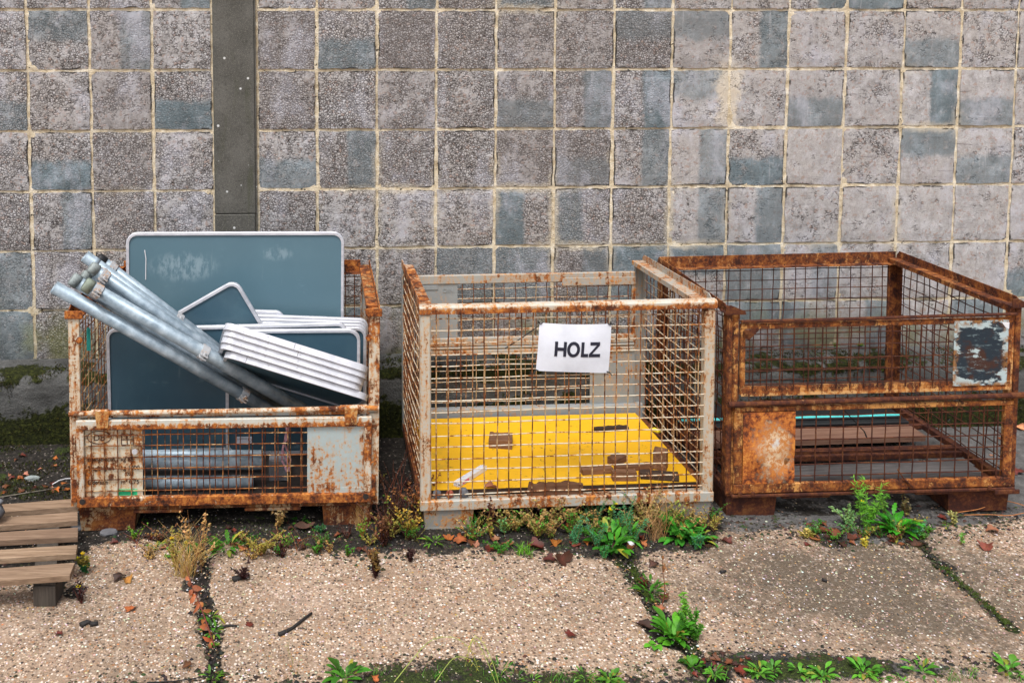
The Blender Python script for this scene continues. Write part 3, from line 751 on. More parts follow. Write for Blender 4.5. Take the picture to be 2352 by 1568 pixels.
def frame_rect(b, x0, x1, z0, z1, w, y0, y1, wt=None, wb=None):
    wt = wt or w; wb = wb or w
    b.box((x0, y0, z1-wt), (x1, y1, z1), .003); b.box((x0, y0, z0), (x1, y1, z0+wb), .003)
    b.box((x0, y0+.0015, z0+wb+.0003), (x0+w, y1, z1-wt-.0003), .003); b.box((x1-w, y0+.0015, z0+wb+.0003), (x1, y1, z1-wt-.0003), .003)
def ringloop(b, x, y, z, w, h, r=.003):
    P = [(x, y, z), (x-w, y-.004, z+h*.15), (x-w*1.05, y-.006, z+h*.75), (x-w*.5, y-.004, z+h), (x+w*.2, y, z+h)]
    b.tube(P, r, 6)
def text_mesh(s, size, name, mat, parent, o, ux=(1,0,0), uz=(0,0,1), ext=.0008, sx=1.0, space=1.0):
    cu = bpy.data.curves.new(name, 'FONT'); cu.body = s; cu.size = size; cu.extrude = ext; cu.space_character = space
    ob = bpy.data.objects.new(name, cu); C.objects.link(ob)
    dg = bpy.context.evaluated_depsgraph_get(); me = bpy.data.meshes.new_from_object(ob.evaluated_get(dg))
    bpy.data.objects.remove(ob)
    ux = Vector(ux); uz = Vector(uz); n = ux.cross(uz)
    for v_ in me.vertices: v_.co = Vector(o) + ux*v_.co.x*sx + uz*v_.co.y + n*v_.co.z
    me.materials.clear(); me.materials.append(mat)
    m = bpy.data.objects.new(name, me); C.objects.link(m); m.parent = parent; return m

def crate_left():
    k = 'L'; _, _, _, zt, w, d, _, _ = CRATE[k]
    root = empty('cage_pallet', CM[k], 'rusty grey cage pallet with folded down front, leftmost cage, filled with sign panels and poles', 'cage pallet', 'cage pallets along the wall')
    P, Rr = MT['l_paint'], MT['l_rust']
    for sx, x in ((1, 0), (-1, w)):
        b = MB(); post(b, x, 0, .1, .905, sx, 1, .043); b.build('corner_post', MT['l_post'], root)
        b = MB(); post(b, x, d, .1, .9, sx, -1, .043); b.build('corner_post', P, root)
        b = MB(); angle_y(b, x, .0, d, zt-.022, .05, .034, 1 if x > 0 else -1); b.build('side_rail', Rr if x == 0 else MT['l_side'] if 'l_side' in MT else Rr, root)
        b = MB(); xx = x-.012 if x == 0 else x+.008; x2 = x+.058 if x == 0 else x-.058     # folded corner cap
        b.box((min(xx, x2), -.008, zt-.045), (max(xx, x2), .062, zt-.033), .004)
        b.box((min(xx, x2), -.009, zt-.047), (max(xx, x2), -.003, zt-.014), .003)
        b.box((min(xx, x2)+.004, .06, zt-.045), (max(xx, x2)-.004, .064, zt-.02), .001)
        b.build('corner_cap', Rr, root)
        b = MB(); bolt(b, x+.045 if x == 0 else x-.045, -.001, .80, .014, .010); b.build('bolt', Rr, root)
    b = MB(); b.box((.045, d-.004, zt-.062), (w-.045, d, zt-.003), .001); b.box((.045, d-.05, zt-.064), (w-.045, d-.004, zt-.060)); b.build('back_rail', Rr, root)
    for x0, x1 in ((.028, .258), (1.018, 1.225)):
        b = MB(); foot(b, x0, x1, .012, .16, .092); b.build('foot', MT['l_foot'] if 'l_foot' in MT else Rr, root)
        b = MB(); foot(b, x0, x1, d-.16, d-.01, .092); b.build('foot', Rr, root)
    b = MB(); b.box((.0, .002, .092), (w, .04, .112), .002); b.box((.25, -.004, .078), (.45, .02, .0915), .004); b.box((.70, -.004, .078), (.93, .02, .0915), .004)
    b.box((.0, d-.04, .092), (w, d, .13), .002); b.box((0, .041, .093), (.04, d-.041, .129)); b.box((w-.04, .041, .093), (w, d-.041, .129)); b.build('base_frame', MT['l_foot'], root)
    b = MB(); b.box((.045, .045, .112), (w-.045, d-.045, .120)); b.build('floor', MT['dirt'], root)
    b = MB(); b.tube([(.002, -.012, .503), (.3, -.012, .503), (.62, -.013, .504), (w-.002, -.012, .510)], .0105, 10)
    b.tube([(.09, -.012, .5045), (.16, -.012, .5048)], .0135, 10); b.tube([(1.09, -.012, .5095), (1.2, -.012, .5105)], .0135, 10)
    b.build('hinge_tube', MT['m_rail'], root)
    b = MB(); b.box((.002, .0, .478), (w-.002, .03, .492), .002); b.build('middle_rail', P, root)
    g = MB(); frame_rect(g, .030, 1.219, .116, .476, .030, -.022, -.002, .040, .040); gate = g.build('gate_frame', MT['l_gate'], root)
    b = MB(); b.box((.0615, -.004, .157), (.290, .0, .4355)); b.box((.062, -.0065, .157), (.29, -.0045, .178)); pl = b.build('nameplate', MT['l_plate2'], gate)
    b = MB(); b.box((.956, -.010, .150), (1.188, -.004, .4355)); b.box((1.05, -.013, .152), (1.188, -.0105, .176)); b.build('blank_plate', MT['l_plate'], gate)
    b = wires((.062, -.013, .157), X, Z, .894, .278, 17, 6, .0024, 3, .0012); b.build('wire_mesh', None, gate, mats=[MT['l_wire'], MT['l_wire']])
    b = wires((.295, .040, .13), X, Z, .72, .33, 14, 7, .0022, 5, .0015); b.build('wire_mesh', None, root, mats=[MT['l_wire'], MT['l_wire']])
    for x in (.108, 1.105):
        b = MB(); b.poly([(x, .515), (x+.056, .515), (x+.050, .448), (x+.006, .448)], -.028, -.0235); b.build('hinge_plate', MT['l_hinge'], root)
    for x, s in ((.012, 1), (w-.034, 1)):
        b = MB(); b.box((x-.006, -.016, .135), (x+.022, -.003, .225), .004); b.tube([(x+.008, -.016, .15), (x+.008, -.024, .15)], .010, 10); ringloop(b, x+.02, -.012, .225, .024, .06); b.build('latch', Rr, root)
    for x in (.052, 1.196):
        b = MB(); b.tube([(x, -.0222, .142), (x, -.0236, .142)], .012, 12); b.build('bolt_hole', MT['dirt'], gate)
    for x, s, mt in ((.008, 2, 'l_wire'), (w-.008, 4, 'l_wire')):
        b = wires((x, .045, .13), Yv, Z, d-.09, .76, 14, 15, .0022, s, .003, .004, wob=.006); b.build('wire_mesh', None, root, mats=[MT[mt]]*2)
    b = wires((.045, d-.008, .13), X, Z, w-.09, .74, 23, 15, .0022, 8, .002); b.build('wire_mesh', None, root, mats=[MT['l_wire']]*2)
    # raised lettering and emblems on the name plate
    y = -.0052; q = MT['letter']
    for i, (a, c, z) in enumerate((('Eigengewicht', 'kg 85', .300), ('Tragfähigkeit', 'kg 1000', .264), ('Laderaum', 'm³ 0,75', .205))):
        text_mesh(a, .026, 'lettering', q, pl, (.070, y, z), sx=.78); text_mesh(c, .026, 'lettering', q, pl, (.202, y, z), sx=.92)
    text_mesh('1000', .02, 'lettering', q, pl, (.215, y, .240), sx=.92)
    b = MB(); b.tube([(.118+.048*math.cos(a), y, .400+.026*math.sin(a)) for a in [i*math.pi/12 for i in range(24)]], .0016, 5, closed=True); b.build('emblem', q, pl)
    text_mesh('DB', .036, 'lettering', q, pl, (.094, y, .387), sx=1)
    b = MB()
    for a, c in (((.205, .366), (.255, .369)), ((.205, .409), (.255, .412)), ((.205, .369), (.208, .409)), ((.252, .369), (.255, .409)), ((.228, .369), (.231, .409)), ((.208, .388), (.252, .391))): b.box((a[0], y-.001, a[1]), (c[0], y+.0005, c[1]))
    b.build('emblem', q, pl)
    b = MB(); b.box((.190, -.0068, .158), (.268, -.0056, .183)); st = b.build('sticker', MT['green'], pl)
    text_mesh('H. Glocker', .009, 'lettering', MT['ink'], st, (.208, -.0074, .1735), ext=.0002)
    b = MB()
    for i in range(4): b.box((.195, -.0074, .161+i*.003), (.263-.01*(i % 2), -.0069, .1618+i*.003))
    b.build('small_print', MT['ink'], st)
    b = MB(); b.tube([(.262, -.0175, .345), (.262, -.0215, .345)], .011, 16); b.build('tag_disc', MT['alu'], gate)
    return root
MT['l_side'] = mat_rust('green_flecked_rail', (.42, .36, .18), .58)
MT['l_foot'] = mat_rust('brown_foot', (.22, .20, .16), .55, dark=.55)
MT['l_gate'] = mat_rust('orange_stained_gate', (.54, .54, .48), .48, zp=[(0, .8), (.15, .85), (.165, .35), (.30, .5), (.42, .42), (.434, .80), (.452, .62), (.462, .15)])
MT['l_hinge'] = mat_rust('orange_hinge', (.50, .30, .12), .55)
MT['m_foot'] = mat_rust('dusty_grey_foot', (.27, .27, .25), .2)

def crate_middle():
    k = 'M'; _, _, _, zt, w, d, _, _ = CRATE[k]
    root = empty('cage_pallet', CM[k], 'light grey cage pallet with white HOLZ sign and yellow board inside, middle cage', 'cage pallet', 'cage pallets along the wall')
    P = MT['m_paint']
    for sx, x in ((1, 0), (-1, w)):
        b = MB(); b.box((x, -.001, .1), (x+sx*.044, .042, .897), .006); b.build('corner_post', MT['m_post'], root)
        b = MB(); post(b, x, d, .1, .90, sx, -1, .046); b.build('corner_post', MT['m_plate'], root)
        b = MB(); angle_y(b, x, .034, d, zt-.012, .058, .034, 1 if x > 0 else -1); b.build('side_rail', MT['m_side'] if x == 0 else MT['m_rail2'], root)
    b = MB(); n = 30; ring = []
    for i in range(n+1):
        x = -.003 + (w+.006)*i/n; dz = .0016*noise.noise(Vector((x*7, 0, 0)))
        ring.append(b.pts([(x, yy, zz+dz) for yy, zz in ((-.006, zt-.036), (-.007, zt-.010), (.002, zt-.001), (.026, zt), (.036, zt-.006), (.036, zt-.036))]))
    for a, c in zip(ring, ring[1:]):
        for q in range(6): b.face((a+q, c+q, c+(q+1) % 6, a+(q+1) % 6))
    b.face([ring[0]+q for q in range(6)]); b.face([ring[-1]+q for q in range(6)][::-1]); b.build('top_rail', MT['m_rail'], root)
    for x0, x1, m in ((.012, .220, 'm_foot'), (1.0, w-.008, 'm_foot')):
        b = MB(); foot(b, x0, x1, .008, .16, .083); b.build('foot', MT[m], root)
        b = MB(); foot(b, x0, x1, d-.16, d-.01, .083); b.build('foot', MT['m_foot'], root)
    b = MB(); b.box((-.002, -.004, .084), (w+.002, .038, .127), .004); b.build('bottom_rail', P, root)
    b = MB(); b.box((.0, d-.04, .085), (w, d, .19), .003); b.build('back_base_rail', MT['m_plate'], root)
    b = MB(); b.box((0, .04, .086), (.04, d-.042, .126)); b.build('side_base_rail', MT['r_rust'], root); b = MB(); b.box((w-.04, .04, .086), (w, d-.042, .126)); b.build('side_base_rail', MT['r_rust'], root)
    b = MB()
    for i in range(5): b.box((.045, .06+i*.15, .112), (w-.045, .06+i*.15+.11, .1325))
    b.build('floor', MT['palblock'], root)
    b = wires((.043, .006, .127), X, Z, w-.086, .772, 23, 16, .0027, 21, .0022, .006, wob=.003); b.build('wire_mesh', None, root, mats=[MT['m_wire'], MT['m_wire2']])
    b = wires((.008, .043, .127), Yv, Z, d-.09, .775, 15, 16, .0025, 22, .003, .01, wob=.006); b.build('wire_mesh', None, root, mats=[MT['m_wire'], MT['m_wire2']])
    b = wires((w-.008, .043, .127), Yv, Z, d-.09, .775, 15, 16, .0025, 23, .003, .01, wob=.006); b.build('wire_mesh', None, root, mats=[MT['m_wire'], MT['m_wire2']])
    # back: two gates
    b = MB(); b.box((.047, d-.022, .818), (w-.047, d-.002, .862), .003); b.box((.047, d-.024, .504), (w-.047, d-.002, .546), .003)
    b.box((.047, d-.024, .459), (w-.047, d-.002, .483), .003); b.box((.047, d-.021, .547), (.062, d-.003, .817)); b.box((w-.062, d-.021, .547), (w-.047, d-.003, .817))
    b.box((w-.42, d-.027, .800), (w-.047, d-.0225, .838), .001)
    gf = b.build('gate_frame', MT['m_rail2'], root)
    b = MB(); b.tube([(.05, d-.016, .494), (w-.05, d-.016, .494)], .0085, 8); b.build('hinge_tube', MT['m_rail2'], root)
    b = MB(); b.box((.0625, d-.016, .547), (.279, d-.012, .8175)); b.box((.07, d-.020, .79), (.18, d-.0165, .8145), .001); b.build('upper_plate', MT['m_plate'], gf)
    text_mesh('DIN', .03, 'lettering', MT['m_plate'], gf, (.205, d-.0175, .775), ext=.001)
    b = MB(); b.box((.951, d-.016, .190), (w-.047, d-.012, .4585)); b.build('lower_plate', MT['m_plate'], gf)
    b = wires((.279, d-.010, .546), X, Z, w-.33, .272, 17, 5, .0022, 24, .003, wob=.003); b.build('wire_mesh', None, gf, mats=[MT['m_wire'], MT['m_wire2']])
    b = wires((.047, d-.010, .190), X, Z, .905, .270, 18, 5, .0022, 25, .003, wob=.004); b.build('wire_mesh', None, gf, mats=[MT['m_wire'], MT['m_wire2']])
    return root
MT['m_post'] = mat_rust('cream_flaking_post', (.47, .44, .37), .36); MT['m_rail2'] = mat_rust('grey_back_rail', (.36, .36, .33), .24)

def crate_right():
    k = 'R'; _, _, _, zt, w, d, _, _ = CRATE[k]
    root = empty('cage_pallet', CM[k], 'deep rust red cage pallet with two front gates and peeling blue plate, rightmost cage', 'cage pallet', 'cage pallets along the wall')
    D, Q = MT['r_dark'], MT['r_rust']
    for sx, x in ((1, 0), (-1, w)):
        b = MB(); b.box((x, 0, .1), (x+sx*.024, .045, zt-.025), .004); b.build('corner_post', Q, root)
        b = MB(); b.box((x+sx*.0245, .004, .1), (x+sx*.050, .03, zt-.03), .004); b.build('corner_post', MT['r_edge'] if x > 0 else MT['r_gate'], root)
        b = MB(); post(b, x, d, .1, zt-.03, sx, -1, .050); b.build('corner_post', Q, root)
        b = MB(); angle_y(b, x, .0, d, zt-.022, .05, .04, 1 if x > 0 else -1); b.build('side_rail', MT['r_rail'], root)
        b = MB(); xx, x2 = (x-.012, x+.072) if x == 0 else (x-.05, x+.024)
        b.box((xx, -.012, zt-.030), (x2, .055, zt-.024), .002); b.poly([(xx, zt-.03), (x2, zt-.03), (x2-.004, zt-.016), (xx+.02, zt+.010), (xx, zt+.006)], -.013, -.009)
        b.build('corner_cap', D, root)
    b = MB(); b.box((.01, d-.004, zt-.055), (w-.01, d, zt+.002), .001); b.box((.01, d-.045, zt-.058), (w-.01, d-.004, zt-.053)); b.build('back_rail', MT['r_rail'], root)
    for x0, x1 in ((.004, .222), (.952, 1.215)):
        b = MB(); foot(b, x0, x1, .008, .20, .104); b.build('foot', D, root)
        b = MB(); foot(b, x0, x1, d-.2, d-.01, .104); b.build('foot', D, root)
    b = MB(); b.box((.0, .0, .105), (w, .035, .117), .002); b.box((.02, -.016, .1), (w-.01, -.0005, .113), .003)
    b.box((.235, -.010, .088), (.44, .012, .0995), .004); b.box((.80, -.010, .088), (.96, .012, .0995), .004)
    b.box((0, .036, .106), (.035, d-.036, .135), .002); b.box((w-.035, .036, .106), (w, d-.036, .135), .002); b.box((0, d-.035, .106), (w, d, .135), .002); b.build('base_frame', D, root)
    for i, y in enumerate((.27, .33, .56, .62)):
        b = MB(); b.box((.036, y, .106), (w-.036, y+.018, .134), .003); b.build('cross_rail', D, root)
    # upper gate
    b = MB(); frame_rect(b, .056, 1.192, .536, .840, .020, -.004, .014, .022, .036); g1 = b.build('upper_gate', MT['r_gate'], root)
    b = MB(); b.box((.058, -.006, .534), (1.19, -.0045, .546)); b.build('gate_lip', MT['r_edge'], g1)
    b = MB(); b.tube([(.052, -.008, .853), (.5, -.007, .852), (.9, -.008, .856), (w-.03, -.008, .856)], .0072, 8); b.build('hinge_tube', D, root)
    b = MB(); b.poly([(.062, .812), (.125, .826), (.125, .815), (.085, .775), (.062, .785)], -.012, -.0065); b.tube([(.072, -.012, .812), (.072, -.022, .812)], .010, 8); b.build('hinge_plate', D, g1)
    b = MB(); b.box((.944, -.0085, .556), (1.171, -.005, .832)); b.build('blue_plate', MT['blueplate'], g1, lab='blue and white paint peeling off the plate')
    b = MB(); b.poly([(1.140, .824), (1.172, .822), (1.171, .795), (1.158, .800)], -.0102, -.009); b.build('paper_scrap', MT['white'], g1)
    b = wires((.072, -.0065, .560), X, Z, .876, .262, 15, 5, .0026, 31, .0018, wob=.002); b.build('wire_mesh', None, g1, mats=[MT['r_wire']]*2)
    b = MB(); b.tube([(.012, -.014, .504), (.3, -.014, .506), (.7, -.014, .509), (w+.004, -.014, .512)], .0105, 10); b.tube([(.002, -.014, .504), (.07, -.014, .504)], .0125, 10); b.tube([(w-.05, -.014, .5118), (w+.012, -.014, .5122)], .0125, 10)
    b.build('middle_tube', D, root)
    # lower gate
    b = MB(); frame_rect(b, .030, 1.205, .117, .488, .036, -.012, .006, .020, .040); g2 = b.build('lower_gate', MT['r_gate'], root)
    n = 12; b = MB(); i0 = b.pts([(.066+.219*i/n, -.0125 - .012*math.exp(-((i/n-.25)**2*30+(j/n-.42)**2*60)) + .010*math.exp(-((i/n-.85)**2*20+(j/n-.30)**2*80)) + .004*noise.noise(Vector((i*.5, j*.5, 3))), .158+.309*j/n) for j in range(n+1) for i in range(n+1)])
    for j in range(n):
        for i in range(n): b.face((i0+j*(n+1)+i, i0+j*(n+1)+i+1, i0+(j+1)*(n+1)+i+1, i0+(j+1)*(n+1)+i))
    b.box((.066, -.004, .158), (.284, -.0015, .467)); b.build('dented_plate', MT['r_plate'], g2, True, lab='dented plate with paint rubbed pale in the middle')
    b = wires((.283, -.006, .157), X, Z, .888, .312, 15, 6, .0026, 33, .0018, wob=.003); b.build('wire_mesh', None, g2, mats=[MT['r_wire']]*2)
    b = MB(); b.tube([(.72, -.012, .205), (.745, -.016, .165), (.785, -.020, .128)], .003, 6); b.build('loose_wire', D, g2)
    for x in (.045, .10, .62, 1.10):
        b = MB(); b.box((x, -.022, .108), (x+.016, -.0165, .128), .002); b.build('catch', D, root)
    b = MB(); b.box((1.13, -.024, .088), (w+.004, -.0165, .108), .003); b.build('catch_plate', D, root)
    for x, s in ((.008, 2), (w-.008, 4)):
        b = wires((x, .045, .13), Yv, Z, d-.09, .75, 15, 15, .0024, 35+s, .003, .012, wob=.012); b.build('wire_mesh', None, root, mats=[MT['r_wire']]*2)
    b = wires((.050, d-.010, .13), X, Z, w-.1, .735, 20, 14, .0024, 39, .002, .004, wob=.004); b.build('wire_mesh', None, root, mats=[MT['r_wire']]*2)
    return root
MT['r_gate'] = mat_rust('gate_orange_rust', (.56, .25, .06), .66, dark=.30); MT['r_plate'] = mat_rust('dented_plate_rust', (.66, .46, .26), .50); MT['r_plate'] = mat_rplate()
crate_left(); crate_middle(); crate_right()

# ================================================================ contents of the left cage
def rrect(w, h, r, n=7):
    P = []
    for cx, cz, a0 in ((w-r, r, -90), (w-r, h-r, 0), (r, h-r, 90), (r, r, 180)):
        for i in range(n+1):
            a = R(a0+90*i/n); P.append((cx+r*math.cos(a), cz+r*math.sin(a)))
    return P
def sign_panel(M, w, h, label, rad=.05, t=.024, rim=.0145, ch=.003):
    root = empty('sign_panel', M, label, 'sign panel', 'aluminium framed panels in the left cage')
    O = rrect(w, h, rad); I = [(rim + (x)*(w-2*rim)/w, rim + z*(h-2*rim)/h) for x, z in rrect(w, h, rad)]
    I = [(rim+x, rim+z) for x, z in rrect(w-2*rim, h-2*rim, max(.006, rad-rim))]
    b = MB(); n = len(O)
    L = []
    for P_, y in ((O, ch), (O, t-ch)): L.append(b.pts([(x, y, z) for x, z in P_]))
    O2 = [(w/2+(x-w/2)*(1-2*ch/w), h/2+(z-h/2)*(1-2*ch/h)) for x, z in O]
    a0 = b.pts([(x, 0, z) for x, z in O2]); a1 = b.pts([(x, 0, z) for x, z in I]); a2 = b.pts([(x, .006, z) for x, z in I])
    b0 = b.pts([(x, t, z) for x, z in O2]); b1 = b.pts([(x, t, z) for x, z in I]); b2 = b.pts([(x, t-.006, z) for x, z in I])
    def band(p, q, flip=False):
        for i in range(n):
            f = (p+i, p+(i+1) % n, q+(i+1) % n, q+i); b.face(f[::-1] if flip else f)
    band(a2, a1, True); band(a1, a0, True); band(a0, L[0], True); band(L[0], L[1], True); band(L[1], b0, True); band(b0, b1, True); band(b1, b2, True)
    b.build('frame', MT['alu'], root)
    b = MB(); p = b.pts([(x, .0065, z) for x, z in I]); q = b.pts([(x, t-.0065, z) for x, z in I]); b.face([p+i for i in range(n)]); b.face([q+i for i in range(n)][::-1])
    face = b.build('sheet', MT['slate'], root)
    return root, face
LM = CM['L']
def upright(y, x0, x1, ztop, label, tilt=0.0, lean=2.0, rad=.05, zb=.125):
    """panel standing in the left cage: front face at depth y (at its top), crate coordinates"""
    h = (ztop-zb)
    M = LM @ Matrix.Translation((x0, y-h*math.sin(R(lean)), zb)) @ Matrix.Rotation(R(-lean), 4, 'X') @ Matrix.Rotation(R(-tilt), 4, 'Y')
    return sign_panel(M, x1-x0, h/math.cos(R(lean)), label, rad)
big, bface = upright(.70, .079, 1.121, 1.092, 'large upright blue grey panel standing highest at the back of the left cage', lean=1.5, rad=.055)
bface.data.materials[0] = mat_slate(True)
b = MB(); b.tube([(.088, .0045, .882), (.094, .004, .84), (.092, .0045, .74)], .0022, 5); b.build('scratch', MT['white'], bface)
q = loc('L', 644, 709, 1, .64)
upright(.64, .46, q.x, q.z, 'panel whose rounded corner just peeks above the stacked rims in the left cage', tilt=-2, lean=1, rad=.045)
for i, (yy, zl, zr, xr, lab) in enumerate(((.615, 724, 733, 833, 'rearmost of the four close standing panels, its white rim highest'), (.585, 733, 739, 834, 'second from the back of the four close standing panels in the left cage'),
                                      (.555, 741, 746, 834, 'third from the back of the four close standing panels in the left cage'), (.525, 749, 752, 835, 'front one of the four close standing panels, directly behind the framed front panel'))):
    pr = loc('L', xr, zr, 1, yy); pl = loc('L', 600, zl, 1, yy)
    a = math.degrees(math.atan2(pr.z-pl.z, pr.x-pl.x)); x0 = .50
    zt0 = pl.z + (x0-pl.x)*math.tan(R(a))
    upright(yy, x0, pr.x, zt0, lab, tilt=a, lean=.6, rad=.04)
pr = loc('L', 842, 762, 1, .50); upright(.50, .53, pr.x, loc('L', 800, 752, 1, .50).z, 'panel showing only a dark strip and right rim beside the cage post', lean=.5, rad=.045)
# tilted panel with its corner pointing up
pk = loc('L', 527, 651, 1, .485)
Mt = LM @ Matrix.Translation((pk.x+.006, .485, pk.z+.012)) @ Matrix.Rotation(R(27.5), 4, 'Y') @ Matrix.Translation((-.0, 0, 0))
# local frame: corner is top-right of the panel after turning
tw, th = .62, .30
Mt = LM @ Matrix.Translation((pk.x+.028, .485, pk.z+.020)) @ Matrix.Rotation(R(-30), 4, 'Y') @ Matrix.Translation((-tw, 0, -th))
sign_panel(Mt, tw, th, 'tilted panel with one rounded corner pointing up in the left cage', .05)
p1 = loc('L', 248, 757, 1, .445); p2 = loc('L', 516, 744, 1, .445)
upright(.445, p1.x, 1.14, p1.z+.004, 'wide framed panel behind the diagonal poles, at the left of the left cage', tilt=1.0, lean=1, rad=.045)
p1 = loc('L', 521, 925, 1, .41); p2 = loc('L', 828, 757, 1, .41)
fp, fface = upright(.415, p1.x-.006, p2.x, p2.z, 'front framed panel partly covered by the white edged stack', lean=.5, rad=.055)
b = MB(); a = LM.inverted() @ (LM @ Vector((0, 0, 0)))
s0 = loc('L', 543, 1005, 1, .405); s1 = loc('L', 578, 1020, 1, .405)
lx0, lz1 = s0.x-(p1.x-.006), s0.z-.125; lx1, lz0 = s1.x-(p1.x-.006), s1.z-.125
b.box((lx0, .0052, lz0), (lx1, .006, lz1)); stk = b.build('sticker', MT['paper'], fface)
text_mesh('LANDWEHR', .010, 'lettering', MT['ink'], stk, (lx0+.003, .0045, lz1-.013), ext=.0002)
b = MB(); b.tube([(lx1-.009+.007*math.cos(t), .0045, (lz0+lz1)/2+.007*math.sin(t)) for t in [i*.5236 for i in range(12)]], .001, 4, closed=True); b.build('emblem', MT['red'], stk)
# stack of five flat panels, their white edges turned up to the viewer
c18, s18 = math.cos(R(18.2)), math.sin(R(18.2))
ex = Vector((c18, 0, -s18)); tiltd = Vector((0, math.cos(R(31)), -math.sin(R(31)))); ey = (tiltd - ex*tiltd.dot(ex)).normalized(); ez = ex.cross(ey)
slabs = [((516, 746), 347, .030, 'topmost'), ((516, 760), 345, .028, 'second from top'), ((511, 775), 343, .027, 'third from top'), ((509, 790), 340, .027, 'second from bottom'), ((517, 812), 346, .032, 'lowest')]
up = 0
for i, ((x, y), ln, th, nm) in enumerate(slabs):
    p = loc('L', x, y, 1, .06)
    wid = ln/ (FP/3.56) / c18 * .99
    # panel local: x along, z depth (height), y thickness
    Mx = Matrix(((ex.x, -ez.x, -ey.x, 0), (ex.y, -ez.y, -ey.y, 0), (ex.z, -ez.z, -ey.z, 0), (0, 0, 0, 1)))
    M = LM @ Matrix.Translation(p + ez*th*.5) @ Mx @ Matrix.Translation((0, 0, -.36))
    sign_panel(M, wid, .36, 'white edged panel, %s in the tilted stack of five' % nm, .045, .0270, ch=.0006)
    if i in (0, 1, 4):
        fr_ = C.objects['frame'] if False else [o_ for o_ in C.objects if o_.parent and o_.name.startswith('frame')][-1]
        b = MB(); sx_ = (.30, .315, .09)[(0, 1, 4).index(i)]; b.box((sx_, .002, .3595), (sx_+.0016, .025, .3604)); b.build('seam', MT['dirt'], fr_)

def clamp(b, p, d, r, up):
    p = Vector(p); d = Vector(d).normalized(); up = Vector(up); up = (up-d*up.dot(d)).normalized(); s = d.cross(up)
    n = 14; hw = .017; ro = r+.0045
    rings = []
    for t_ in (-hw, hw):
        for rr in (r+.0005, ro):
            rings.append(b.pts([p+d*t_+(up*math.cos(a)+s*math.sin(a))*rr for a in [2*math.pi*i/n for i in range(n)]]))
    for i in range(n):
        j = (i+1) % n
        b.face((rings[1]+i, rings[1]+j, rings[3]+j, rings[3]+i)); b.face((rings[0]+i, rings[0]+j, rings[1]+j, rings[1]+i)); b.face((rings[2]+i, rings[3]+i, rings[3]+j, rings[2]+j))
    for sg in (1, -1):
        o = p+up*sg*(ro+.010)
        T = Matrix(((d.x, s.x, up.x, o.x), (d.y, s.y, up.y, o.y), (d.z, s.z, up.z, o.z), (0, 0, 0, 1)))
        b.T = T; b.box((-hw, -.009, -.014), (hw, -.004, .012), .001); b.box((-hw, .004, -.014), (hw, .009, .012), .001)
        b.tube([(0, -.018, 0), (0, .018, 0)], .0065, 6); b.T = None
def pole(a, c, r, label, cl=(), cap=None, parent_m=LM, rings=()):
    a = Vector(a); c = Vector(c); d = c-a; Ln = d.length
    z = d.normalized(); x = z.cross(Vector((0, 1, 0))).normalized(); y = z.cross(x)
    M = parent_m @ Matrix(((x.x, y.x, z.x, a.x), (x.y, y.y, z.y, a.y), (x.z, y.z, z.z, a.z), (0, 0, 0, 1)))
    root = empty('steel_pole', M, label, 'pole', 'galvanised poles in the left cage')
    b = MB(); n = 22
    ro = [b.pts([(r*math.cos(t), r*math.sin(t), zz) for t in [2*math.pi*i/n for i in range(n)]]) for zz in (0, Ln)]
    ri = [b.pts([((r-.003)*math.cos(t), (r-.003)*math.sin(t), zz) for t in [2*math.pi*i/n for i in range(n)]]) for zz in (0, Ln)]
    for i in range(n):
        j = (i+1) % n; b.face((ro[0]+i, ro[0]+j, ro[1]+j, ro[1]+i)); b.face((ri[0]+j, ri[0]+i, ri[1]+i, ri[1]+j)); b.face((ro[0]+j, ro[0]+i, ri[0]+i, ri[0]+j)); b.face((ro[1]+i, ro[1]+j, ri[1]+j, ri[1]+i))
    b.build('tube', MT['galv'], root, True).data.shade_auto_smooth(angle=.6) if False else b.build('tube', MT['galv'], root)
    for f in (root.children[-1].data.polygons): f.use_smooth = abs(f.normal.z) < .5
    for k, rr in rings:
        b = MB(); b.tube([(0, 0, k-.012), (0, 0, k+.012)], rr, 20); o = b.build('collar', MT['galv'], root)
        for f in o.data.polygons: f.use_smooth = abs(f.normal.z) < .5
    if cap is not None:
        b = MB(); b.tube([(0, 0, -.014), (0, 0, -.010), (0, 0, .022)], 0, 20, rs=[r*.9, r+.002, r+.003]); o = b.build('end_cap', cap, root)
        for f in o.data.polygons: f.use_smooth = abs(f.normal.z) < .5
    for k, up in cl:
        b = MB(); clamp(b, (0, 0, k), (0, 0, 1), r, up); b.build('pipe_clamp', MT['clamp'], root)
    return root
MT['clamp'] = mat_rust('stained_zinc_clamp', (.42, .43, .44), .06); MT['mosscap'] = mat_plain('mossy_plastic_cap', (.24, .28, .22), .8, 0, .75, 14)
def PL(x, y, d): return loc('L', x, y, 1, d)
def ext(a, b_, f): return a + (b_-a)*f
a, c = PL(124, 659, .03), PL(590, 924, .25); pole(a, ext(a, c, 1.16), .0262, 'lowest diagonal pole with open end, leftmost of the bundle', [(.93, (0, 1, 0))])
a, c = PL(170, 643, .12), PL(610, 922, .31); pole(a, ext(a, c, 1.12), .026, 'diagonal pole with ribbed pale cap, second from the left end', cap=MT['cloud'])
a, c = PL(200, 655, .055), PL(590, 880, .20); pole(a, ext(a, c, 1.42), .0272, 'diagonal pole with mossy cap and two bolted clamps, front of the bundle', [(.045, (.2, 1, 0)), (.56, (0, 1, 0))], cap=MT['mosscap'])
a, c = PL(195, 633, .16), PL(560, 884, .36); pole(a, ext(a, c, 1.1), .019, 'thin diagonal pole tucked behind the capped ones', cap=MT['cloud'])
